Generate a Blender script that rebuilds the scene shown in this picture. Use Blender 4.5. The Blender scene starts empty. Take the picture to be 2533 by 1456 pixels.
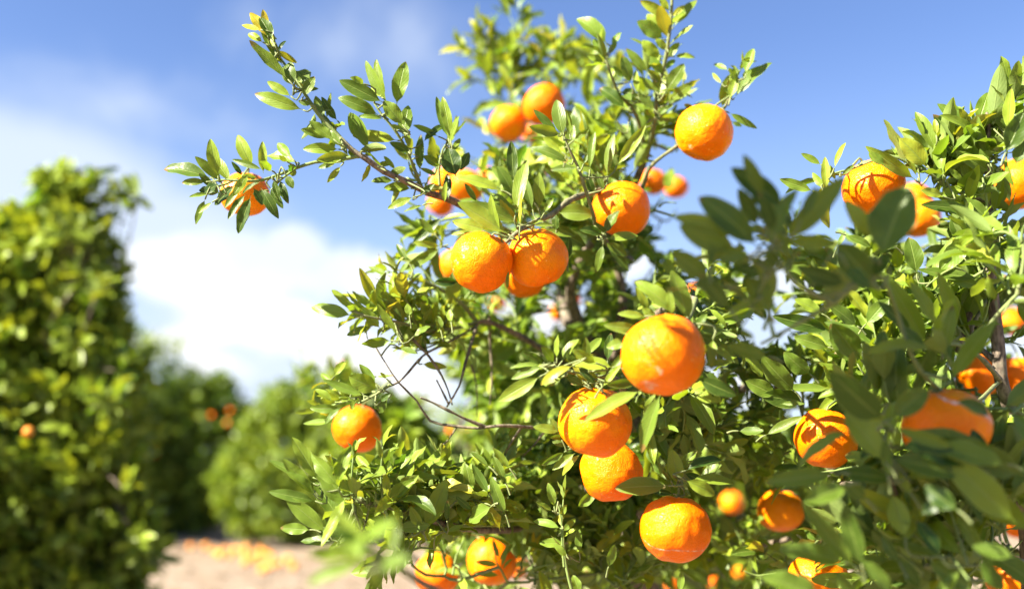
import bpy, math, random
import numpy as np
from mathutils import Matrix

# ------------------------------------------------------------------ camera, sky, sun, exposure
SC = bpy.context.scene
COL = SC.collection
UF = 2461.7                       # focal length in the units used for measuring the photograph (2532 wide)
CX, CY = 1266.0, 728.0
CAM_H = 1.0
PITCH = math.radians(9.2)
CAM = np.array([0.0, 0.0, CAM_H])
FWD = np.array([0.0, math.cos(PITCH), math.sin(PITCH)])
UPV = np.array([0.0, -math.sin(PITCH), math.cos(PITCH)])
RGT = np.array([1.0, 0.0, 0.0])

cam_d = bpy.data.cameras.new('camera')
cam_d.sensor_width = 36.0
cam_d.lens = 35.0
cam_d.clip_start = 0.05
cam_d.clip_end = 3000.0
cam_d.dof.use_dof = True
cam_d.dof.focus_distance = 1.11
cam_d.dof.aperture_fstop = 2.1
cam_d.dof.aperture_blades = 0
cam = bpy.data.objects.new('camera', cam_d)
COL.objects.link(cam)
cam.location = CAM
cam.rotation_euler = (math.radians(90) + PITCH, 0, 0)
SC.camera = cam

SUN = np.array([-0.70, -0.352, 0.611]); SUN /= np.linalg.norm(SUN)
SUN_EL = math.asin(SUN[2]); SUN_AZ = math.atan2(SUN[0], SUN[1])
sl = bpy.data.lights.new('sun', 'SUN')
sl.energy = 5.0
sl.angle = math.radians(0.5)
sl.color = (1.0, 0.92, 0.76)
so = bpy.data.objects.new('sun', sl)
COL.objects.link(so)
so.location = (0, 0, 20)
so.rotation_euler = (math.radians(90) - SUN_EL, 0, -SUN_AZ + math.pi)

SC.render.engine = 'CYCLES'
SC.cycles.max_bounces = 6
SC.cycles.diffuse_bounces = 2
SC.cycles.glossy_bounces = 2
SC.cycles.transmission_bounces = 5
SC.cycles.transparent_max_bounces = 4
SC.cycles.use_denoising = True
SC.cycles.sample_clamp_indirect = 6.0
SC.view_settings.view_transform = 'Standard'
SC.view_settings.look = 'None'
SC.view_settings.exposure = 2.42
SC.view_settings.gamma = 1.0
SKY_STRENGTH = 0.05
SKY_TINT = (0.62, 0.67, 0.85)


def nrm(a):
    a = np.asarray(a, float)
    return a / max(1e-9, np.linalg.norm(a))


def P(u, v, d):
    """Point at depth d (metres along the view axis) seen at photo position u, v."""
    return CAM + d * (FWD + RGT * ((u - CX) / UF) + UPV * ((CY - v) / UF))


def proj(p):
    q = np.asarray(p) - CAM
    d = q @ FWD
    return CX + UF * (q @ RGT) / d, CY - UF * (q @ UPV) / d, d


def on_ground(u, v, z=0.0):
    r = FWD + RGT * ((u - CX) / UF) + UPV * ((CY - v) / UF)
    return CAM + r * ((z - CAM_H) / r[2])


# ------------------------------------------------------------------ node helpers
class NT:
    def __init__(self, tree):
        self.t = tree
        self.n = tree.nodes
        self.l = tree.links

    def new(self, typ, **kw):
        n = self.n.new(typ)
        for k, v in kw.items():
            setattr(n, k, v)
        return n

    def put(self, sock, val):
        if isinstance(val, bpy.types.NodeSocket):
            self.l.new(val, sock)
        else:
            if sock.type == 'RGBA' and isinstance(val, (tuple, list)) and len(val) == 3:
                val = (*val, 1.0)
            sock.default_value = val

    def m(self, op, a, b=0.0, c=None, clamp=False):
        n = self.new('ShaderNodeMath', operation=op, use_clamp=clamp)
        self.put(n.inputs[0], a); self.put(n.inputs[1], b)
        if c is not None:
            self.put(n.inputs[2], c)
        return n.outputs[0]

    def mix(self, f, a, b, blend='MIX'):
        n = self.new('ShaderNodeMix', data_type='RGBA', blend_type=blend)
        self.put(n.inputs[0], f); self.put(n.inputs[6], a); self.put(n.inputs[7], b)
        return n.outputs[2]

    def noise(self, vec, scale, detail=3, rough=0.5, dist=0.0):
        n = self.new('ShaderNodeTexNoise')
        if vec is not None:
            self.put(n.inputs['Vector'], vec)
        n.inputs['Scale'].default_value = scale
        n.inputs['Detail'].default_value = detail
        n.inputs['Roughness'].default_value = rough
        n.inputs['Distortion'].default_value = dist
        return n.outputs['Fac']

    def smooth(self, x, a, b, lo=0.0, hi=1.0):
        n = self.new('ShaderNodeMapRange', interpolation_type='SMOOTHSTEP')
        self.put(n.inputs[0], x)
        n.inputs[1].default_value = a; n.inputs[2].default_value = b
        n.inputs[3].default_value = lo; n.inputs[4].default_value = hi
        return n.outputs[0]

    def attr(self, name):
        return self.new('ShaderNodeAttribute', attribute_name=name).outputs['Fac']


def new_mat(name):
    m = bpy.data.materials.new(name)
    m.use_nodes = True
    t = NT(m.node_tree)
    t.n.clear()
    out = t.new('ShaderNodeOutputMaterial')
    return m, t, out


# ------------------------------------------------------------------ world: sky with clouds
world = bpy.data.worlds.new('World')
SC.world = world
world.use_nodes = True
w = NT(world.node_tree)
w.n.clear()
wout = w.new('ShaderNodeOutputWorld')
bg = w.new('ShaderNodeBackground')
sky = w.new('ShaderNodeTexSky', sky_type='NISHITA', sun_disc=False)
sky.sun_elevation = SUN_EL
sky.sun_rotation = SUN_AZ
sky.altitude = 50
sky.air_density = 1.0
sky.dust_density = 0.5
sky.ozone_density = 2.0
geo = w.new('ShaderNodeTexCoord')
dirv = geo.outputs['Generated']
sep = w.new('ShaderNodeSeparateXYZ')
w.l.new(dirv, sep.inputs[0])
az = w.m('ARCTAN2', sep.outputs[0], sep.outputs[1])
el = w.m('ARCSINE', sep.outputs[2])
comb = w.new('ShaderNodeCombineXYZ')
w.put(comb.inputs[0], az); w.put(comb.inputs[1], w.m('MULTIPLY', el, 1.3))
nz_big = w.noise(comb.outputs[0], 7.0, 6, 0.55, 0.1)
nz_soft = w.noise(comb.outputs[0], 3.2, 5, 0.6, 0.5)
nz_fine = w.noise(comb.outputs[0], 20.0, 4, 0.5)


def blob(u, v, ru, rv, soft=1.0):
    """Elliptic cloud bank in azimuth and elevation: 1 in the middle, 0 at the rim."""
    r = nrm(FWD + RGT * ((u - CX) / UF) + UPV * ((CY - v) / UF))
    a0, e0 = math.atan2(r[0], r[1]), math.asin(r[2])
    da = w.m('DIVIDE', w.m('SUBTRACT', az, a0), ru / UF)
    de = w.m('DIVIDE', w.m('SUBTRACT', el, e0), rv / UF)
    d2 = w.m('ADD', w.m('MULTIPLY', da, da), w.m('MULTIPLY', de, de))
    return w.m('MULTIPLY', w.m('SUBTRACT', 1.0, w.m('SQRT', d2), clamp=True), soft)


def mx(lst):
    r = lst[0]
    for q in lst[1:]:
        r = w.m('MAXIMUM', r, q)
    return r


cum = mx([blob(620, 660, 250, 130), blob(720, 620, 150, 90), blob(860, 690, 190, 110), blob(930, 680, 90, 70), blob(460, 690, 260, 110, .7), blob(640, 790, 380, 110, .75), blob(400, 850, 170, 80, .9),
          blob(500, 900, 160, 60, .7), blob(870, 860, 170, 110, .7), blob(1050, 950, 190, 110, .7), blob(1560, 650, 150, 90, .8), blob(1340, 790, 160, 90, .9), blob(1900, 690, 190, 80, .9), blob(1830, 960, 300, 90, .8),
          blob(2300, 760, 200, 100, 0.8), blob(-300, 700, 500, 260), blob(2900, 820, 500, 240)])
cumf = w.m('ADD', cum, w.m('ADD', w.m('MULTIPLY', w.m('SUBTRACT', nz_big, 0.5), 2.1), w.m('MULTIPLY', w.m('SUBTRACT', nz_fine, 0.5), 0.6)))
cumf = w.m('MULTIPLY', w.smooth(cumf, 0.08, 0.50), w.smooth(cum, 0.0, 0.22))
wis = mx([blob(20, 470, 620, 270, 1.3), blob(420, 560, 420, 170), blob(800, 860, 800, 330, 1.0), blob(60, 640, 400, 200), blob(330, 260, 520, 200, 0.6), blob(850, 120, 560, 220, 0.5), blob(1700, 880, 1100, 330, 0.9), blob(-500, 600, 700, 400)])
wisf = w.smooth(w.m('ADD', wis, w.m('MULTIPLY', w.m('SUBTRACT', nz_soft, 0.5), 1.5)), 0.05, 0.85, 0.0, 0.85)
skyc = w.mix(1.0, sky.outputs[0], SKY_TINT, 'MULTIPLY')
low = w.smooth(el, math.radians(-2), math.radians(24), 0.75, 0.0)
skyc = w.mix(low, skyc, (2.65, 3.35, 4.25))
c1 = w.mix(wisf, skyc, (3.2, 3.62, 4.3))
cshade = w.smooth(w.noise(comb.outputs[0], 5.0, 3, 0.5), 0.40, 0.60)
cumc = w.mix(cshade, (3.6, 3.95, 4.45), (4.55, 4.6, 4.7))
c2 = w.mix(cumf, c1, cumc)
# the ground half of the world is dull earth, never seen
below = w.smooth(sep.outputs[2], -0.02, 0.0)
c3 = w.mix(below, (.8, .7, .55), c2)
w.l.new(c3, bg.inputs[0])
bg.inputs[1].default_value = SKY_STRENGTH
w.l.new(bg.outputs[0], wout.inputs[0])
world.cycles.sampling_method = 'MANUAL'
world.cycles.sample_map_resolution = 512


# ------------------------------------------------------------------ materials
def leaf_material(name, fine=True, lum=1.0, trans=0.27):
    m, t, out = new_mat(name)
    rnd = t.attr('rnd'); yel = t.attr('yel')
    uv = t.new('ShaderNodeUVMap', uv_map='UVMap').outputs[0]
    s = t.new('ShaderNodeSeparateXYZ'); t.l.new(uv, s.inputs[0])
    ax = t.m('ABSOLUTE', t.m('MULTIPLY', t.m('SUBTRACT', s.outputs[0], 0.5), 2.0))
    k = lum
    base = t.mix(rnd, (0.012 * k, 0.036 * k, 0.005 * k), (0.125 * k, 0.200 * k, 0.024 * k))
    base = t.mix(t.smooth(yel, 0.0, 0.5), base, (0.21 * k, 0.29 * k, 0.026))
    base = t.mix(t.smooth(yel, 0.45, 1.0), base, (0.42 * k, 0.33 * k, 0.02))
    tc = t.new('ShaderNodeTexCoord').outputs['Object']
    blotch = t.noise(tc, 45.0, 4, 0.6)
    base = t.mix(t.smooth(blotch, 0.50, 0.75, 0.0, 0.35), base, (0.13 * k, 0.19 * k, 0.025))
    bump_h = None
    if fine:
        vein = t.m('SINE', t.m('MULTIPLY', t.m('SUBTRACT', t.m('MULTIPLY', s.outputs[1], 9.0), t.m('MULTIPLY', ax, 2.6)), 6.283))
        vl = t.smooth(vein, 0.72, 1.0, 0.0, 0.10)
        rib = t.smooth(ax, 0.10, 0.025, 0.0, 0.6)
        edge = t.smooth(ax, 0.90, 0.97, 0.0, 0.55)
        f = t.m('MAXIMUM', t.m('MAXIMUM', vl, rib), edge)
        base = t.mix(f, base, (0.20 * k, 0.27 * k, 0.06))
        spots = t.smooth(t.noise(tc, 210.0, 2, 0.6), 0.70, 0.76, 0.0, 0.6)
        base = t.mix(spots, base, (0.10, 0.07, 0.02))
        tipn = t.m('ADD', s.outputs[1], t.m('MULTIPLY', t.m('SUBTRACT', t.noise(tc, 25.0, 3, 0.6), 0.5), 1.1))
        base = t.mix(t.smooth(tipn, 1.02, 1.10, 0.0, 0.85), base, (0.17, 0.09, 0.03))
        bump_h = t.m('ADD', t.m('MULTIPLY', vein, 0.07), t.m('ADD', t.m('MULTIPLY', rib, -1.6), t.noise(tc, 120.0, 3, 0.6)))
    bf = t.new('ShaderNodeNewGeometry').outputs['Backfacing']
    under = t.mix(0.62, base, (0.17 * k, 0.23 * k, 0.065 * k))
    colr = t.mix(bf, base, under)
    pr = t.new('ShaderNodeBsdfPrincipled')
    t.put(pr.inputs['Base Color'], colr)
    t.put(pr.inputs['Roughness'], t.m('ADD', t.m('MULTIPLY', bf, 0.22), t.m('ADD', 0.30, t.m('MULTIPLY', blotch, 0.22))))
    pr.inputs['Specular IOR Level'].default_value = 0.27
    tr = t.new('ShaderNodeBsdfTranslucent')
    trc = t.mix(yel, t.mix(rnd, (0.06 * k, 0.20 * k, 0.004), (0.36 * k, 0.56 * k, 0.015)), (0.60, 0.50, 0.02))
    if fine:
        trc = t.mix(t.m('MULTIPLY', f, 0.8), trc, (0.30, 0.38, 0.04))
        b = t.new('ShaderNodeBump')
        b.inputs['Strength'].default_value = 0.55
        b.inputs['Distance'].default_value = 0.0008
        t.put(b.inputs['Height'], bump_h)
        t.put(pr.inputs['Normal'], b.outputs[0])
    t.put(tr.inputs['Color'], trc)
    ms = t.new('ShaderNodeMixShader')
    ms.inputs[0].default_value = trans
    t.l.new(pr.outputs[0], ms.inputs[1]); t.l.new(tr.outputs[0], ms.inputs[2])
    t.l.new(ms.outputs[0], out.inputs[0])
    return m


def bark_material():
    m, t, out = new_mat('bark')
    tc = t.new('ShaderNodeTexCoord').outputs['Object']
    age = t.attr('age')
    mp = t.new('ShaderNodeMapping'); mp.inputs['Scale'].default_value = (1, 1, 0.35)
    t.l.new(tc, mp.inputs[0])
    n1 = t.noise(mp.outputs[0], 160.0, 6, 0.65)
    n2 = t.noise(tc, 35.0, 4, 0.6)
    bark = t.mix(t.smooth(n1, 0.35, 0.65), (0.050, 0.034, 0.024), (0.20, 0.155, 0.112))
    bark = t.mix(t.smooth(n2, 0.55, 0.70, 0.0, 0.6), bark, (0.20, 0.19, 0.13))
    green = t.mix(n2, (0.09, 0.15, 0.03), (0.19, 0.25, 0.06))
    col_ = t.mix(age, green, bark)
    pr = t.new('ShaderNodeBsdfPrincipled')
    t.put(pr.inputs['Base Color'], col_)
    pr.inputs['Roughness'].default_value = 0.75
    b = t.new('ShaderNodeBump'); b.inputs['Strength'].default_value = 0.8; b.inputs['Distance'].default_value = 0.0015
    t.put(b.inputs['Height'], n1); t.put(pr.inputs['Normal'], b.outputs[0])
    t.l.new(pr.outputs[0], out.inputs[0])
    return m


def peel_material(name='peel', weather=0.0):
    m, t, out = new_mat(name)
    tc = t.new('ShaderNodeTexCoord').outputs['Object']
    oi = t.new('ShaderNodeObjectInfo').outputs['Random']
    off = t.new('ShaderNodeVectorMath', operation='ADD')
    cmb = t.new('ShaderNodeCombineXYZ')
    t.put(cmb.inputs[0], t.m('MULTIPLY', oi, 7.0)); t.put(cmb.inputs[1], t.m('MULTIPLY', oi, 3.0))
    t.l.new(tc, off.inputs[0]); t.l.new(cmb.outputs[0], off.inputs[1])
    v = off.outputs[0]
    broad = t.noise(v, 28.0, 3, 0.5)
    col_ = t.mix(broad, (0.88, 0.150, 0.0008), (0.93, 0.225, 0.001))
    col_ = t.mix(t.m('MULTIPLY', oi, 0.3), col_, (0.86, 0.105, 0.001))
    ripe = t.smooth(t.noise(v, 11.0, 3, 0.6), 0.46, 0.66, 0.0, 0.7)
    col_ = t.mix(ripe, col_, (0.92, 0.31, 0.002))
    col_ = t.mix(weather, col_, (0.74, 0.34, 0.06))
    # peel glands: tiny pits, a little paler around
    vo = t.new('ShaderNodeTexVoronoi'); t.put(vo.inputs['Vector'], v); vo.inputs['Scale'].default_value = 620.0
    pit = t.smooth(vo.outputs['Distance'], 0.0, 0.55)
    col_ = t.mix(t.m('MULTIPLY', t.m('SUBTRACT', 1.0, pit), 0.35), col_, (0.72, 0.11, 0.004))
    # small pale specks
    vs = t.new('ShaderNodeTexVoronoi'); t.put(vs.inputs['Vector'], v); vs.inputs['Scale'].default_value = 130.0
    speck = t.smooth(vs.outputs['Distance'], 0.16, 0.09)
    gate = t.smooth(t.noise(v, 60.0, 2, 0.5), 0.53, 0.60)
    col_ = t.mix(t.m('MULTIPLY', t.m('MULTIPLY', speck, gate), 0.75), col_, (0.95, 0.50, 0.12))
    # wind scars where the fruit carries them
    sc = t.attr('scar')
    en = t.noise(v, 210.0, 6, 0.7, 0.4)
    scf = t.smooth(t.m('ADD', sc, t.m('MULTIPLY', t.m('SUBTRACT', en, 0.5), 1.3)), 0.42, 0.62, 0.0, 0.85)
    scc = t.mix(t.smooth(en, 0.4, 0.6), (0.62, 0.25, 0.13), (0.80, 0.50, 0.36))
    col_ = t.mix(scf, col_, scc)
    # the odd tiny dark fleck
    fl = t.smooth(t.noise(v, 330.0, 2, 0.5), 0.735, 0.77, 0.0, 0.6)
    col_ = t.mix(fl, col_, (0.25, 0.07, 0.02))
    pr = t.new('ShaderNodeBsdfPrincipled')
    t.put(pr.inputs['Base Color'], col_)
    t.put(pr.inputs['Roughness'], t.m('ADD', 0.25, t.m('ADD', t.m('MULTIPLY', scf, 0.25), t.m('MULTIPLY', broad, 0.08))))
    pr.inputs['Specular IOR Level'].default_value = 0.16
    pr.inputs['Subsurface Weight'].default_value = 0.10
    pr.inputs['Subsurface Radius'].default_value = (1.0, 0.22, 0.02)
    pr.inputs['Subsurface Scale'].default_value = 0.004
    b1 = t.new('ShaderNodeBump'); b1.inputs['Strength'].default_value = 0.45; b1.inputs['Distance'].default_value = 0.0011
    t.put(b1.inputs['Height'], pit)
    b2 = t.new('ShaderNodeBump'); b2.inputs['Strength'].default_value = 0.5; b2.inputs['Distance'].default_value = 0.0045
    t.put(b2.inputs['Height'], t.noise(v, 95.0, 4, 0.55))
    t.l.new(b1.outputs[0], b2.inputs['Normal'])
    t.put(pr.inputs['Normal'], b2.outputs[0])
    t.l.new(pr.outputs[0], out.inputs[0])
    return m


def simple_mat(name, c1, c2, scale, rough=0.7, bump=0.0, bscale=None):
    m, t, out = new_mat(name)
    tc = t.new('ShaderNodeTexCoord').outputs['Object']
    n = t.noise(tc, scale, 5, 0.6)
    pr = t.new('ShaderNodeBsdfPrincipled')
    t.put(pr.inputs['Base Color'], t.mix(t.smooth(n, 0.3, 0.7), c1, c2))
    pr.inputs['Roughness'].default_value = rough
    if bump:
        b = t.new('ShaderNodeBump'); b.inputs['Strength'].default_value = 0.7; b.inputs['Distance'].default_value = bump
        t.put(b.inputs['Height'], t.noise(tc, bscale or scale * 3, 4, 0.6)); t.put(pr.inputs['Normal'], b.outputs[0])
    t.l.new(pr.outputs[0], out.inputs[0])
    return m


M_LEAF = leaf_material('leaf_near', True)
M_LEAF_FAR = leaf_material('leaf_far', False)
M_BARK = bark_material()
M_PEEL = peel_material()
M_PEEL_OLD = peel_material('weathered_peel', 0.75)
M_CALYX = simple_mat('calyx', (0.10, 0.14, 0.03), (0.20, 0.21, 0.07), 300.0)
M_BUD = simple_mat('bud', (0.10, 0.17, 0.05), (0.20, 0.28, 0.10), 200.0, 0.4)

# ------------------------------------------------------------------ mesh builders
ROWS = {'hi': [0, .07, .12, .19, .28, .38, .49, .60, .71, .81, .90, .96, 1.0], 'mid': [0, .10, .22, .40, .60, .80, .93, 1.0], 'lo': [0, .12, .38, .66, .88, 1.0]}
COLS = {'hi': [-1, -.94, -.5, 0, .5, .94, 1], 'mid': [-1, -.5, 0, .5, 1], 'lo': [-1, 0, 1]}
PET = 0.10


def width_profile(s):
    x = np.clip((s - PET) / (1 - PET), 0, 1)
    w_ = (x ** 0.62) * ((1 - x) ** 0.80)
    w_ = w_ / 0.385
    return np.maximum(w_, 0.045 * (s < 0.985))


def leaves_object(name, L, res, parent, mat):
    """L: rows of base(3) d(3) n(3) length width curl fold rnd yel wave twist."""
    A = np.array(L, float)
    N = len(A)
    s = np.array(ROWS[res]); tt = np.array(COLS[res])
    R, C = len(s), len(tt)
    base, d, n = A[:, 0:3], A[:, 3:6], A[:, 6:9]
    ln, wd, curl, fold, rnd, yel, wav, twi = A[:, 9:].T
    d = d / np.linalg.norm(d, axis=1)[:, None]
    n = n - (n * d).sum(1)[:, None] * d
    n = n / np.maximum(1e-9, np.linalg.norm(n, axis=1))[:, None]
    b = np.cross(d, n)
    V = np.zeros((N, R, C, 3))
    pos = base.copy()
    prev = 0.0
    for i, si in enumerate(s):
        th = curl * (max(0.0, (si + prev) / 2 - PET) ** 1.15)
        tang = np.cos(th)[:, None] * d - np.sin(th)[:, None] * n
        pos = pos + tang * (ln * (si - prev))[:, None]
        prev = si
        th2 = curl * (max(0.0, si - PET) ** 1.15)
        ns = np.cos(th2)[:, None] * n + np.sin(th2)[:, None] * d
        a = twi * si
        bs = np.cos(a)[:, None] * b + np.sin(a)[:, None] * ns
        ns2 = -np.sin(a)[:, None] * b + np.cos(a)[:, None] * ns
        wi = wd * 0.5 * width_profile(np.array([si]))[0]
        for j, tj in enumerate(tt):
            up = abs(tj) ** 1.25 * np.sin(fold) * wi
            wave = wav * wd * 0.10 * abs(tj) ** 2 * np.sin(si * 15.0 + rnd * 40.0 + (1.9 if tj > 0 else 0.0)) * min(1.0, wi.mean() / (wd.mean() * 0.3) if wd.mean() else 1)
            V[:, i, j, :] = pos + bs * (tj * np.cos(fold) * wi)[:, None] + ns2 * (up + wave)[:, None]
    V = V.reshape(-1, 3)
    idx = np.arange(N)[:, None, None] * (R * C)
    q = (np.arange(R - 1)[:, None] * C + np.arange(C - 1)[None, :])[None]
    v0 = (idx + q).reshape(-1)
    F = np.stack([v0, v0 + 1, v0 + C + 1, v0 + C], 1)
    me = bpy.data.meshes.new(name)
    me.vertices.add(len(V)); me.vertices.foreach_set('co', V.astype(np.float32).ravel())
    me.loops.add(F.size); me.loops.foreach_set('vertex_index', F.astype(np.int32).ravel())
    me.polygons.add(len(F))
    me.polygons.foreach_set('loop_start', np.arange(0, F.size, 4, dtype=np.int32))
    me.polygons.foreach_set('use_smooth', np.ones(len(F), bool))
    me.update(calc_edges=True)
    uvl = me.uv_layers.new(name='UVMap')
    uvt = np.zeros((N, R, C, 2)); uvt[..., 0] = (tt * 0.5 + 0.5)[None, None, :]; uvt[..., 1] = s[None, :, None]
    uvl.data.foreach_set('uv', uvt.reshape(-1, 2)[F.ravel()].astype(np.float32).ravel())
    for nm, arr in (('rnd', rnd), ('yel', yel)):
        at = me.attributes.new(nm, 'FLOAT', 'POINT')
        at.data.foreach_set('value', np.repeat(arr, R * C).astype(np.float32))
    me.materials.append(mat)
    o = bpy.data.objects.new(name, me)
    COL.objects.link(o)
    attach(o, parent)
    return o


def attach(o, parent):
    if parent is not None:
        o.parent = parent
        o.matrix_parent_inverse = Matrix.Translation(-parent.location)


def smooth_path(pts, rad, step):
    pts = [np.asarray(p, float) for p in pts]
    if len(pts) == 2:
        pts = [pts[0], (pts[0] + pts[1]) / 2, pts[1]]; rad = [rad[0], (rad[0] + rad[-1]) / 2, rad[-1]]
    ext = [2 * pts[0] - pts[1]] + pts + [2 * pts[-1] - pts[-2]]
    out, ro = [], []
    for i in range(1, len(ext) - 2):
        p0, p1, p2, p3 = ext[i - 1:i + 3]
        k = max(2, int(np.linalg.norm(p2 - p1) / step))
        for j in range(k):
            t = j / k
            out.append(0.5 * ((2 * p1) + (-p0 + p2) * t + (2 * p0 - 5 * p1 + 4 * p2 - p3) * t * t + (-p0 + 3 * p1 - 3 * p2 + p3) * t ** 3))
            ro.append(rad[i - 1] * (1 - t) + rad[i] * t)
    out.append(pts[-1]); ro.append(rad[-1])
    return np.array(out), np.array(ro)


class Tubes:
    def __init__(self):
        self.v, self.f, self.a = [], [], []
        self.nv = 0

    def add(self, pts, rad, step=0.02, sides=6, knob=0.0, rng=None, age=None):
        p, r = smooth_path(pts, rad, step)
        n = len(p)
        T = np.gradient(p, axis=0)
        T /= np.maximum(1e-9, np.linalg.norm(T, axis=1))[:, None]
        ref = np.array([0.3, 0.5, 0.8]); ref /= np.linalg.norm(ref)
        x = np.cross(T, ref); bad = np.linalg.norm(x, axis=1) < 0.05
        x[bad] = np.cross(T[bad], [1, 0, 0])
        x /= np.linalg.norm(x, axis=1)[:, None]
        for i in range(1, n):           # keep the frame from flipping
            xi = x[i - 1] - (x[i - 1] @ T[i]) * T[i]
            if np.linalg.norm(xi) > 1e-6:
                x[i] = xi / np.linalg.norm(xi)
        y = np.cross(T, x)
        if knob and rng is not None:
            r = r * (1 + knob * rng.standard_normal(n) * 0.5)
        an = np.arange(sides) * 2 * math.pi / sides
        ring = p[:, None, :] + r[:, None, None] * (np.cos(an)[None, :, None] * x[:, None, :] + np.sin(an)[None, :, None] * y[:, None, :])
        tip = p[-1] + T[-1] * r[-1]
        b = self.nv
        self.v.append(ring.reshape(-1, 3)); self.v.append(tip[None])
        for i in range(n - 1):
            for j in range(sides):
                k = (j + 1) % sides
                self.f.append((b + i * sides + j, b + i * sides + k, b + (i + 1) * sides + k, b + (i + 1) * sides + j))
        e = b + (n - 1) * sides
        for j in range(sides):
            self.f.append((e + j, e + (j + 1) % sides, b + n * sides))
        if age is None:
            ag = np.clip((r - 0.0016) / 0.0016, 0, 1)
        else:
            ag = np.full(n, age)
        self.a.append(np.repeat(ag, sides)); self.a.append(ag[-1:])
        self.nv += n * sides + 1
        return p

    def build(self, name, parent, mat=None):
        me = bpy.data.meshes.new(name)
        v = np.concatenate(self.v) if self.v else np.zeros((0, 3))
        me.from_pydata(v.tolist(), [], self.f)
        at = me.attributes.new('age', 'FLOAT', 'POINT')
        if len(v):
            at.data.foreach_set('value', np.concatenate(self.a).astype(np.float32))
        me.polygons.foreach_set('use_smooth', np.ones(len(me.polygons), bool))
        me.materials.append(mat or M_BARK)
        o = bpy.data.objects.new(name, me)
        COL.objects.link(o)
        attach(o, parent)
        return o


def empty(name, loc, label, cat, group=None):
    o = bpy.data.objects.new(name, None)
    COL.objects.link(o)
    o.empty_display_size = 0.1
    o['label'] = label; o['category'] = cat
    if group:
        o['group'] = group
    o.location = loc
    return o


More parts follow.
